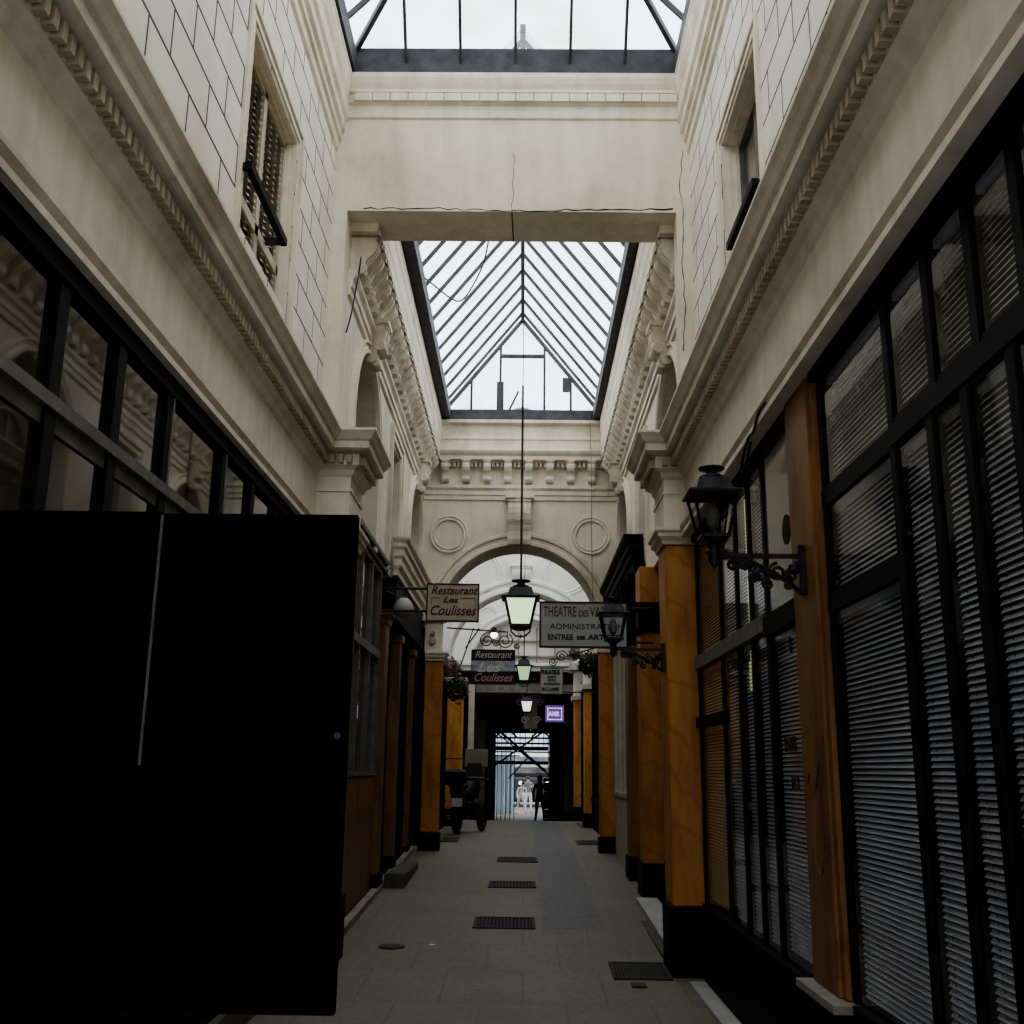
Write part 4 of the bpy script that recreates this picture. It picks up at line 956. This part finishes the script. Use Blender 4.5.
t = thing('hanging_sign', 'grey theatre administration sign partly behind the smaller wall lantern', 'sign', (.7, 12.2, 3.0))
MB().box(.19, 1.20, 12.185, 12.215, 2.99, 3.51).build('board', 'sign_grey', t)
mb = MB(); frame_xz(mb, .18, 1.21, 2.98, 3.52, 12.2, .02, .025); mb.build('frame', 'ink_black', t)
ty = 12.182
text('THEATRE', .168, (.225, ty, 3.345), 'ink_red', t, fit=.385, bold=.003)
text('DES', .105, (.635, ty, 3.345), 'ink_red', t, fit=.115, bold=.003)
text('VARIETES', .168, (.768, ty, 3.345), 'ink_red', t, fit=.41, bold=.003)
text('ADMINISTRATION', .095, (.30, ty, 3.195), 'ink_black', t, fit=.86, bold=0)
text('ENTREE', .088, (.275, ty, 3.075), 'ink_black', t, fit=.295, bold=.002)
text('DES', .055, (.615, ty, 3.08), 'ink_black', t, fit=.095, bold=.003)
text('ARTISTES', .088, (.745, ty, 3.075), 'ink_black', t, fit=.42, bold=.002)
for z_ in (3.45, 3.05): MB().tube([(1.2, 12.2, z_), (1.50, 12.2, z_)], .014).build('fixing_rod', 'iron', t)
MB().box(1.21, 1.3, 12.19, 12.23, 3.02, 3.5).build('fixing_plate', 'black', t)

t = thing('hanging_sign', 'dark three-band restaurant sign with white script hanging left under the arch', 'sign', (-.5, 17.7, 3.0))
yy = 17.7
MB().box(-.88, -.14, yy-.02, yy+.02, 2.98, 3.56).build('board', 'sign_black', t)
MB().box(-.87, -.15, yy-.026, yy-.02, 3.20, 3.37).build('picture_band', 'sky_picture', t)
text('Restaurant', .16, (-.82, yy-.03, 3.42), 'ink_white', t, shear=.35, fit=.62)
text('Les', .22, (-.78, yy-.032, 3.19), 'ink_white', t, shear=.35, fit=.40, bold=.006)
text('Coulisses', .19, (-.84, yy-.03, 3.03), 'ink_pink', t, shear=.35, fit=.64, bold=.002)
# scrolled carrier
mb = MB().tube([(-1.30, yy, 3.92), (-.30, yy, 3.86)], .014).tube([(-.98, yy, 3.58), (-.75, yy, 3.92)], .012).tube([(-1.05, yy, 3.3), (-.85, yy, 3.92)], .01)
def spiral2(mb, cx, cz, y, r, turns, a0, dr=1, w=.01):
    ps = []
    for i in range(30):
        u = i/29; a = a0+dr*turns*2*PI*u; rr = r*(1-.82*u); ps.append((cx+rr*math.cos(a), y, cz+rr*math.sin(a)))
    mb.tube(ps, w, 5)
for c in ((-.62, 3.72, .13, 1, 1), (-.32, 3.71, .14, 1, -1), (-.46, 3.68, .07, 2, 1), (-.12, 3.62, .05, 0, -1)): spiral2(mb, c[0], c[1], yy, c[2], 1.8, c[3], c[4])
mb.tube([(-.28, yy, 3.88), (-.28, yy, 3.78)], .01)
mb.build('scrolled_bracket', 'iron', t)
t = thing('spot_lamp', 'small bright spot lamp on the rail above the dark restaurant sign', 'lamp', (-.5, 17.6, 3.8))
MB().lathe((-.50, 17.6, 3.83), [(.02, .1), (.05, .06), (.09, 0)][::-1], 10).build('shade', 'iron', t); MB().lathe((-.50, 17.6, 3.74), [(.02, 0), (.055, .03), (.06, .07), (.03, .1)], 10).build('bulb', 'bulb', t, smooth=True)

t = thing('hanging_sign', 'small grey stamp dealer sign hanging on the right beyond the arch', 'sign', (.57, 21.5, 3.1))
yy = 21.5
MB().box(.345, .80, yy-.02, yy+.02, 3.10, 3.62).build('board', 'sign_grey', t)
mb = MB(); frame_xz(mb, .34, .805, 3.095, 3.625, yy, .015, .024); mb.build('frame', 'greywood', t)
text('PHILATELIE', .115, (.36, yy-.024, 3.50), 'ink_black', t, sx=.66, bold=.006)
for k, (b_, z_) in enumerate((('ACHAT', 3.42), ('VENTE', 3.35), ('ESTIMATION', 3.28))): text(b_, .06, (.575, yy-.024, z_), 'ink_black', t, sx=.95, bold=.003, align='CENTER')
text('M.C. LAMIE', .10, (.37, yy-.024, 3.16), 'ink_black', t, sx=.72, bold=.005)
for z_ in (3.58, 3.14): MB().tube([(.80, yy, z_), (1.44, yy, z_)], .012).build('fixing_rod', 'iron', t)
t = thing('hanging_sign', 'glowing purple neon-like box sign far down on the right', 'sign', (.8, 27, 2.8)); yy = 26.9
MB().box(.56, 1.03, yy-.04, yy+.04, 2.78, 3.19).build('board', 'purple', t)
mb = MB(); frame_xz(mb, .61, .98, 2.83, 3.13, yy-.04, .022, .008); mb.build('lit_border', 'purple_ink', t)
text('AXIS', .15, (.64, yy-.05, 2.93), 'purple_ink', t, sx=.85, bold=.006)
MB().tube([(1.03, yy, 3.1), (1.3, yy, 3.1)], .012).build('fixing_rod', 'iron', t)
# ornate iron panel hanging behind lanterns (far end)
t = thing('hanging_sign', 'ornate blue grey carved panel hanging behind the second lantern', 'sign', (.16, 31, 3.6)); yy = 31
MB().box(-.10, .52, yy-.02, yy+.02, 3.50, 4.0, .02).build('board', 'sky_picture', t)
MB().box(.02, .42, yy-.03, yy+.03, 2.75, 3.5, .02).build('lower_board', 'niche', t)
mb = MB()
for c in ((-.1, 3.5), (.5, 3.5), (.05, 3.0), (.4, 3.0)): spiral2(mb, c[0], c[1], yy-.03, .12, 1.5, 0, 1, .02)
mb.build('scroll_edging', 'white_plaster', t)
# beige board over the motorcycle
t = thing('notice_board', 'plain beige board fixed above the parked motorcycle', 'board', (-1.1, 21.2, 1.7))
MB().box(-1.13, -.68, 21.18, 21.21, 1.65, 1.99, .004).build('board', 'beige', t)
MB().tube([(-1.13, 21.2, 1.8), (-1.6, 21.2, 1.8)], .012).build('arm', 'iron', t)

# white glass wall lamp & garlands
t = thing('wall_lamp', 'ribbed white glass wall lamp behind the tan restaurant sign rods', 'lamp', (-1.55, 13.0, 3.5))
MB().lathe((-1.50, 12.95, 3.44), [(.08, 0), (.12, .03), (.13, .10), (.10, .17), (.05, .22)], 14).build('shade', 'sign_grey', t, smooth=True)
MB().tube([(-1.50, 12.95, 3.65), (-1.72, 12.95, 3.75)], .012).build('arm', 'iron', t)
def leafball(name, c, r, n, mat, label, cat, size=.04, seed=1):
    rnd = random.Random(seed); mb = MB()
    for i in range(n):
        d = Vector((rnd.gauss(0, 1), rnd.gauss(0, 1), rnd.gauss(0, 1))).normalized(); p = Vector(c)+Vector((d.x*r[0], d.y*r[1], d.z*r[2]))*rnd.uniform(.5, 1)
        a = Vector((rnd.gauss(0, 1), rnd.gauss(0, 1), rnd.gauss(0, 1))).normalized()*size*rnd.uniform(.6, 1.4); b = a.cross(d+Vector((.1, 0, .1))).normalized()*size*.6
        mb.face([p-a, p-b, p+a, p+b])
    return tag(mb.build(name, mat), label, cat)
leafball('flower_garland', (-1.30, 18.6, 3.35), (.24, .3, .16), 260, 'flower', 'pinkish dried flower garland hanging on the left below the entablature', 'garland', .045, 2)
leafball('hanging_foliage', (-1.18, 19.2, 3.0), (.2, .3, .26), 260, 'leaf', 'dark trailing foliage under the pinkish garland on the left', 'plant', .05, 3)
leafball('hanging_foliage', (1.12, 17.6, 3.32), (.22, .35, .22), 320, 'leaf', 'dark hanging foliage on the right below the theatre sign', 'plant', .05, 4)
leafball('flower_garland', (.84, 17.3, 3.46), (.12, .2, .12), 150, 'flower', 'pale pink flower bunch on the right just under the theatre sign', 'garland', .04, 5)
t = thing('scroll_bracket', 'small curled iron bracket to the left of the pink flower bunch', 'bracket', (.6, 17.3, 3.4)); mb = MB()
spiral2(mb, .62, 3.42, 17.3, .10, 1.7, 0, 1, .01); spiral2(mb, .48, 3.33, 17.3, .07, 1.6, 0, -1, .01); mb.tube([(.7, 17.3, 3.42), (1.3, 17.3, 3.6)], .012); mb.build('scrolls', 'iron', t)

# ------------------------------------------------------------------ floor grates
def grate(x0, x1, y0, y1, label, bars=9):
    z = fz((y0+y1)/2)+.004; t = thing('drain_grate', label, 'drain', ((x0+x1)/2, (y0+y1)/2, z))
    sl = (fz(y1)-fz(y0))
    mb = MB()
    def q(a, b, c, d, h0, h1): 
        mb.extr([(a, c, fz(c)+h0), (b, c, fz(c)+h0), (b, d, fz(d)+h0), (a, d, fz(d)+h0)], (0, 0, h1-h0))
    q(x0, x1, y0, y0+.03, 0, .012); q(x0, x1, y1-.03, y1, 0, .012); q(x0, x0+.03, y0, y1, 0, .012); q(x1-.03, x1, y0, y1, 0, .012)
    mb.build('frame', 'grate', t); mb = MB()
    for i in range(bars):
        x = x0+.05+(x1-x0-.1)*i/(bars-1); q(x-.008, x+.008, y0+.03, y1-.03, .001, .009)
    mb.build('bars', 'grate', t); mb = MB(); q(x0+.02, x1-.02, y0+.02, y1-.02, .0005, .003); mb.build('pit', 'hole', t)
grate(-.465, .14, 10.70, 11.27, 'nearest large iron drain grate in the middle of the passage', 15)
grate(-.40, .177, 13.2, 13.68, 'second drain grate in the middle of the passage', 13)
grate(-.35, .225, 15.5, 16.0, 'third, furthest drain grate in the middle of the passage', 13)
grate(.722, 1.18, 8.75, 9.33, 'iron drain grate beside the plinth of the nearest square pier', 15)
grate(.92, 1.33, 18.1, 18.95, 'drain grate on the right just beyond the pier under the arch', 7)
grate(-1.38, -1.08, 18.3, 19.25, 'drain grate on the left before the motorcycle', 9)
mb = MB().lathe((-1.13, 9.83, fz(9.83)+.0), [(.115, 0), (.115, .006), (.10, .010)], 24); tag(mb.build('manhole_cover', 'grate'), 'small round iron cover on the paving at the left', 'manhole cover')
tag(MB().box(.84, .95, 8.50, 8.66, fz(8.6)-.01, fz(8.6)+.008).build('iron_cover', 'grate'), 'small square iron lid in the paving below the near pier grate', 'cover')
tag(MB().lathe((-.786, 9.93, fz(9.93)), [(.03, 0), (.032, .004), (.01, .008)], 9).build('litter', 'ink_white'), 'tiny scrap of white litter on the paving', 'litter')

# ------------------------------------------------------------------ motorcycle
def motorcycle(px, py, label):
    z = fz(py); t = thing('motorcycle', label, 'motorcycle', (px, py, z)); bpy.context.view_layer.update()
    def torus(c, R, r, name, mat):
        mb = MB(); n, k = 28, 8; rings = []
        for i in range(n):
            a = 2*PI*i/n; ring = []
            for j in range(k):
                b = 2*PI*j/k; rr = R+r*math.cos(b); ring.append(mb.bm.verts.new((c[0]+r*1.1*math.sin(b), c[1]+rr*math.cos(a), c[2]+rr*math.sin(a))))
            rings.append(ring)
        for i in range(n):
            for j in range(k): mb.bm.faces.new([rings[i][j], rings[i][(j+1) % k], rings[(i+1) % n][(j+1) % k], rings[(i+1) % n][j]])
        return mb
    for yy_, xx_ in ((py-.62, px), (py+.68, px+.22)):
        w = torus((xx_, yy_, z+.31), .25, .06, 'tyre', 'rubber').build('wheel', 'rubber', t, smooth=True)
        mb = torus((xx_, yy_, z+.31), .185, .014, 'rim', 'chrome')
        for i in range(10):
            a = 2*PI*i/10; mb.tube([(xx_, yy_, z+.31), (xx_, yy_+.18*math.cos(a), z+.31+.18*math.sin(a))], .006, 4)
        mb.lathe((xx_-.04, yy_, z+.31), [(.03, 0), (.035, .04), (.03, .08)], 10, axis='x'); mb.build('rim', 'chrome', w)
    # body by lathe-like loft along y
    mb = MB(); secs = [(-.95, .80, .05, .05), (-.8, .82, .12, .10), (-.45, .74, .14, .14), (-.1, .68, .15, .2), (.2, .75, .17, .24), (.5, .85, .17, .2), (.72, .88, .1, .12)]
    rings = []
    for y_, zc, w_, h_ in secs: rings.append([mb.bm.verts.new((px+.12*max(0, y_)+w_*math.cos(a)*1.0, py+y_, z+zc+h_*math.sin(a))) for a in [2*PI*k/12 for k in range(12)]])
    for i in range(len(rings)-1):
        for k in range(12): mb.bm.faces.new([rings[i][k], rings[i][(k+1) % 12], rings[i+1][(k+1) % 12], rings[i+1][k]])
    mb.bm.faces.new(rings[0]); mb.bm.faces.new(rings[-1][::-1]); mb.build('body', 'moto', t, smooth=True)
    MB().box(px-.14, px+.14, py-.85, py-.15, z+.86, z+.94, .03).build('seat', 'rubber', t)
    MB().box(px-.22, px+.22, py-1.05, py-.7, z+.92, z+1.22, .05).build('top_case', 'moto', t)
    MB().box(px-.15, px+.17, py-.3, py+.45, z+.28, z+.62, .05).build('engine', 'moto', t)
    MB().box(px-.02, px+.2, py-1.03, py-1.0, z+.52, z+.68).build('number_plate', 'plate', t)
    MB().box(px-.04, px+.22, py-1.0, py-.8, z+.5, z+.8, .02).build('rear_mudguard', 'rubber', t)
    MB().tube([(px-.13, py-1.0, z+.32), (px-.13, py-.2, z+.30), (px-.1, py+.3, z+.3)], .035, 8).build('exhaust', 'chrome', t)
    mb = MB().tube([(px+.22, py+.68, z+.31), (px+.16, py+.5, z+.8), (px+.12, py+.4, z+1.0)], .025, 6); mb.build('fork', 'chrome', t)
    mb = MB().tube([(px-.3, py+.25, z+1.02), (px-.1, py+.38, z+1.06), (px+.3, py+.38, z+1.06), (px+.46, py+.25, z+1.02)], .016, 6); mb.build('handlebar', 'chrome', t)
    for s_ in (-1, 1): MB().lathe((px+.08+s_*.33, py+.32, z+1.16), [(.03, 0), (.06, .01), (.06, .03), (.03, .04)], 10, axis='y').build('mirror', 'moto', t)
    mb = MB(); mb.extr([(px-.1, py+.5, z+1.0), (px+.3, py+.5, z+1.0), (px+.25, py+.42, z+1.35), (px-.05, py+.42, z+1.35)], (0, .01, 0)); mb.build('windshield', 'grey_pane', t)
motorcycle(-1.10, 20.7, 'black motorcycle with a number plate parked against the left shop front')
bpy.data.objects['motorcycle'].rotation_euler = (0, 0, -.22); bpy.data.objects['motorcycle'].scale = (.92, .8, .95)

# ------------------------------------------------------------------ far gate, stair lattice, street
gt = thing('lattice_gate', 'dark iron lattice gate and crossed braces closing the far end of the passage', 'gate', (.2, 40, 0)); yg = 40
MB().box(-1.0, .95, yg-.03, yg+.03, 2.30, 2.45).build('crossbar', 'iron', gt)
MB().box(-1.0, .95, yg-.03, yg+.03, 1.80, 1.92).build('crossbar', 'iron', gt)
for i, x in enumerate((-.93, -.78, -.62, -.45, -.30, .95)): MB().obar((x, yg, -.26), (x, yg, 3.4), .045 if i % 2 else .03, .03).build('upright', 'iron', gt)
for i, x in enumerate((-.1, .1, .35, .6, .78)): MB().obar((x, yg, 2.3), (x, yg, 3.4), .03, .03).build('short_upright', 'iron', gt)
for i in range(4): MB().obar((-1.05, yg, 2.56+i*.2), (1.0, yg, 2.56+i*.2), .04, .07).build('fanlight_bar', 'iron', gt)
for k, (a_, b_, w_) in enumerate((((-1.4, yg-.2, 3.45), (.85, yg-.2, 1.55), .09), ((1.2, yg-.1, 3.3), (-1.1, yg-.1, 1.7), .07), ((-1.2, yg-.15, 3.1), (1.1, yg-.15, 1.35), .05),
    ((-.9, yg-.25, 3.4), (-.2, yg-.25, 2.75), .07), ((1.0, yg-.25, 3.4), (.3, yg-.25, 2.75), .07), ((-.2, yg-.25, 3.4), (-1.0, yg-.25, 2.8), .06), ((.2, yg-.25, 3.4), (1.0, yg-.25, 2.8), .06), ((-.5, yg-.3, 1.3), (.15, yg-.3, 2.0), .05))):
    MB().obar(a_, b_, w_, w_).build('diagonal_brace', 'iron', gt)
MB().obar((-2.0, yg-3, 2.9), (2.0, yg-3, 2.9), .06, .06).build('fore_rail', 'iron', gt); MB().obar((-2.0, yg-3, 2.2), (2.0, yg-3, 2.2), .04, .05).build('fore_rail', 'iron', gt)
MB().box(.98, 1.62, yg-.05, yg+.05, -.3, 3.3).build('side_panel', 'frame', gt)
MB().box(-1.7, -1.0, yg-.05, yg+.05, -.3, 3.3).build('side_panel', 'frame', gt)
MB().box(-1.7, 1.62, yg-.05, yg+.05, 3.4, 3.99).build('top_panel', 'frame', gt)
cr = thing('crate_rack', 'dark rack of crates with red top edge right of the far gate', 'rack', (1.1, 36, -.24))
for j in range(5): MB().box(.72, 1.50, 35.8, 36.3, -.22+j*.29, .04+j*.29, .02).build('crate', 'crate', cr)
MB().box(.70, 1.53, 35.78, 36.32, 1.24, 1.34, .01).build('top_rim', 'redcloth', cr)
mb = MB()
for j in range(5):
    for i in range(4): mb.box(.78+i*.18, .90+i*.18, 35.785, 35.80, -.1+j*.29, -.04+j*.29)
mb.build('crate_slots', 'greywood', cr)
# street behind
struct(MB().box(-6, 6, 62, 62.4, -.3, 16), 'wall_street_facade', 'street')
sh = thing('blue_sheeting', 'pale blue vertical sheeting behind the left bars of the far gate', 'sheeting', (-.9, 47, 0))
mb = MB(); n = 22
for i in range(n):
    x0_ = -1.36+i*.045; x1_ = x0_+.045; y0_ = 47+.03*math.sin(i*1.7); y1_ = 47+.03*math.sin((i+1)*1.7); mb.face([(x0_, y0_, -.3), (x1_, y1_, -.3), (x1_, y1_, 2.2), (x0_, y0_, 2.2)])
mb.build('sheet', 'blue_sheet', sh); MB().tube([(-1.3, 47, 2.2), (-.1, 47, 2.2)], .03).build('rail', 'iron', sh)
cv = thing('parked_van', 'dark vehicle front with two headlights parked in the street beyond the gate', 'vehicle', (.6, 56, -.24))
MB().box(-.9, 2.2, 56, 59, .0, 1.25, .12).build('body', 'crate', cv); MB().box(-.7, 2.0, 56.3, 59, 1.25, 1.95, .2).build('cabin', 'grey_pane', cv)
for x in (-.1, 1.3): MB().lathe((x, 55.97, .95), [(.1, 0), (.1, .05)], 12, axis='y').build('headlight', 'lamp_white', cv)
MB().box(.35, .85, 55.97, 56.0, .72, .85).build('number_plate', 'plate', cv)
for x in (-.2, 1.5):
    for y_ in (56.6, 58.4): MB().lathe((x-.1, y_, .1), [(.33, 0), (.33, .2)], 16, axis='x').build('wheel', 'rubber', cv)
aw = thing('street_awning', 'pale flat awning seen across the street over the dark vehicle', 'awning', (.6, 60, 2.4))
MB().box(-.6, 1.9, 60, 62, 2.3, 2.6, .03).build('canopy', 'white_cloth', aw)
MB().tube([(-.5, 60.1, -.25), (-.5, 60.1, 2.3)], .04).tube([(1.8, 60.1, -.25), (1.8, 60.1, 2.3)], .04).build('post', 'iron', aw)

# ------------------------------------------------------------------ people
def person(px, py, label, shirt, trousers, stride=.0, lean=0., hairm='hair', yaw=0, h=1.7, arm=0.1):
    z = fz(py); t = thing('person', label, 'person', (px, py, z)); k = h/1.7
    me = bpy.data.meshes.new('body'); o = bpy.data.objects.new('body', me); C.objects.link(o)
    J = [(0, 0, .95), (0, 0, 1.15), (lean*.5, 0, 1.38), (lean*.7, 0, 1.47), (lean, 0, 1.56), (lean, 0, 1.66),
         (-.09, 0, .9), (-.10-stride*.3, .05, .5), (-.11-stride, .1, .09), (-.11-stride+.05, -.1, .03),
         (.09, 0, .9), (.12+stride*.5, -.05, .5), (.11+stride, 0, .09), (.11+stride+.05, -.18, .03),
         (-.18+lean*.4, 0, 1.38), (-.24+lean*.2, -.02-arm, 1.12), (-.22+lean*.3, -.1-arm*2, .90), (-.21+lean*.3, -.14-arm*2, .80),
         (.18+lean*.6, 0, 1.38), (.25+lean*.6, -.02, 1.12), (.26+lean*.6, -.10, .88), (.26+lean*.6, -.13, .78)]
    Rr = [.13, .12, .14, .06, .075, .08, .095, .06, .04, .035, .095, .06, .04, .035, .06, .042, .03, .03, .06, .042, .03, .03]
    E_ = [(0, 1), (1, 2), (2, 3), (3, 4), (4, 5), (0, 6), (6, 7), (7, 8), (8, 9), (0, 10), (10, 11), (11, 12), (12, 13), (2, 14), (14, 15), (15, 16), (16, 17), (2, 18), (18, 19), (19, 20), (20, 21)]
    me.from_pydata([(a*k, b*k, c*k) for a, b, c in J], E_, []); o.modifiers.new('s', 'SKIN')
    for i, v in enumerate(me.skin_vertices[0].data): v.radius = (Rr[i]*k, Rr[i]*k*(.75 if i < 3 else 1)); v.use_root = (i == 0)
    sb = o.modifiers.new('u', 'SUBSURF'); sb.levels = 2; sb.render_levels = 2
    dg = bpy.context.evaluated_depsgraph_get(); dg.update(); m2 = bpy.data.meshes.new_from_object(o.evaluated_get(dg)); bpy.data.objects.remove(o)
    rot = Matrix.Rotation(yaw, 4, 'Z'); m2.transform(rot)
    for mm in ('skin', shirt, trousers, 'rubber'): m2.materials.append(M[mm])
    for p in m2.polygons:
        c = p.center; p.use_smooth = True; zz = c.z/k
        p.material_index = 3 if zz < .08 else (2 if zz < .95 and abs(c.x) < .2+stride else (1 if .86 < zz < 1.46 else 0))
    b = bpy.data.objects.new('body', m2); C.objects.link(b); b.parent = t
    mb = MB().lathe((lean*k, .015, 1.60*k), [(.085*k, -.02*k), (.1*k, .04*k), (.095*k, .09*k), (.06*k, .13*k), (.01, .145*k)], 14)
    if hairm: mb.build('hair', hairm, b).matrix_parent_inverse = Matrix.Identity(4)
    return t
person(-.06, 47.2, 'person in loose white shirt and trousers striding bent forward beyond the far gate', 'white_cloth', 'white_cloth', .15, .12, h=1.32)
person(.26, 48.5, 'person in a grey top and white shorts standing behind the person in white', 'grey_cloth', 'white_cloth', .03, 0, h=1.55)
person(.62, 38.5, 'person in dark clothes with cropped pale hair seen at the far gate', 'dark_cloth', 'dark_cloth', .05, 0, hairm='grey_cloth', h=1.62)

GR = {'venetian_blind': 'blinds hanging behind the right shop glass', 'square_pier': 'square painted piers lining the passage', 'hanging_lantern': 'lanterns hanging down the middle of the passage',
      'bracket_lantern': 'unlit lanterns on scrolled wall brackets', 'drain_grate': 'drain grates in the paving', 'hanging_sign': 'hanging shop signs', 'shop_front': 'glazed shop fronts along the passage',
      'glass_skylight': 'skylights over the passage', 'window_guard_rail': 'guard rails of the upper windows', 'person': 'people at the far gate', 'wooden_pilaster': 'slim wooden pilasters on the left', 'pier_top_stone': 'pale stone pier tops', 'marble_threshold': 'white marble thresholds'}
for o in bpy.data.objects:
    k = o.name.split('.')[0]
    if o.parent is None and k in GR: o['group'] = GR[k]
# ------------------------------------------------------------------ light, world, camera
w = bpy.data.worlds.new('overcast'); S.world = w; w.use_nodes = True
bg = w.node_tree.nodes['Background']; nt = w.node_tree
tc = N(nt, 'ShaderNodeTexCoord'); sp = N(nt, 'ShaderNodeSeparateXYZ'); nt.links.new(tc.outputs['Generated'], sp.inputs[0])
c = ramp(nt, sp.outputs[2], [(.0, (.62, .66, .72)), (.25, (.90, .94, 1.0)), (1, (.96, .98, 1.0))])
nt.links.new(c, bg.inputs[0]); bg.inputs[1].default_value = 3.2
def portal(x, y, z, sx, sy):
    l = bpy.data.lights.new('sky_portal', 'AREA'); l.shape = 'RECTANGLE'; l.size = sx; l.size_y = sy; l.energy = 1
    l.cycles.is_portal = True
    o = bpy.data.objects.new('sky_portal', l); C.objects.link(o); o.location = (x, y, z)
portal(-.14, 3.4, 10.6, 4.2, 11.2); portal(-.07, 13.2, 9.5, 3.2, 7.6); portal(-.1, 20.7, 9.3, 4, 6.6); portal(-.1, 27.2, 9.3, 4, 5.6)

cam = bpy.data.cameras.new('camera'); co = bpy.data.objects.new('camera', cam); C.objects.link(co)
f = 1050.; vpx, vpy = 522.5, 770.
Dy = Vector((vpx-512, 512-vpy, -f)).normalized(); vx = 566.-512; vy = (f*Dy.z-vx*Dy.x)/Dy.y
Dz = Vector((vx, vy, -f)).normalized(); Dx = Dy.cross(Dz)
R = Matrix((Dx, Dy, Dz))     # world <- camera
co.matrix_world = Matrix.Translation((0, 0, 1.6)) @ R.to_4x4()
cam.sensor_width = 36; cam.sensor_fit = 'HORIZONTAL'; cam.lens = 36*f/1024; cam.clip_start = .05; cam.clip_end = 300
S.camera = co
S.view_settings.view_transform = 'AgX'; S.view_settings.look = 'AgX - Medium High Contrast'
S.view_settings.exposure = 0.08
S.cycles.max_bounces = 10; S.cycles.diffuse_bounces = 6; S.cycles.transparent_max_bounces = 16
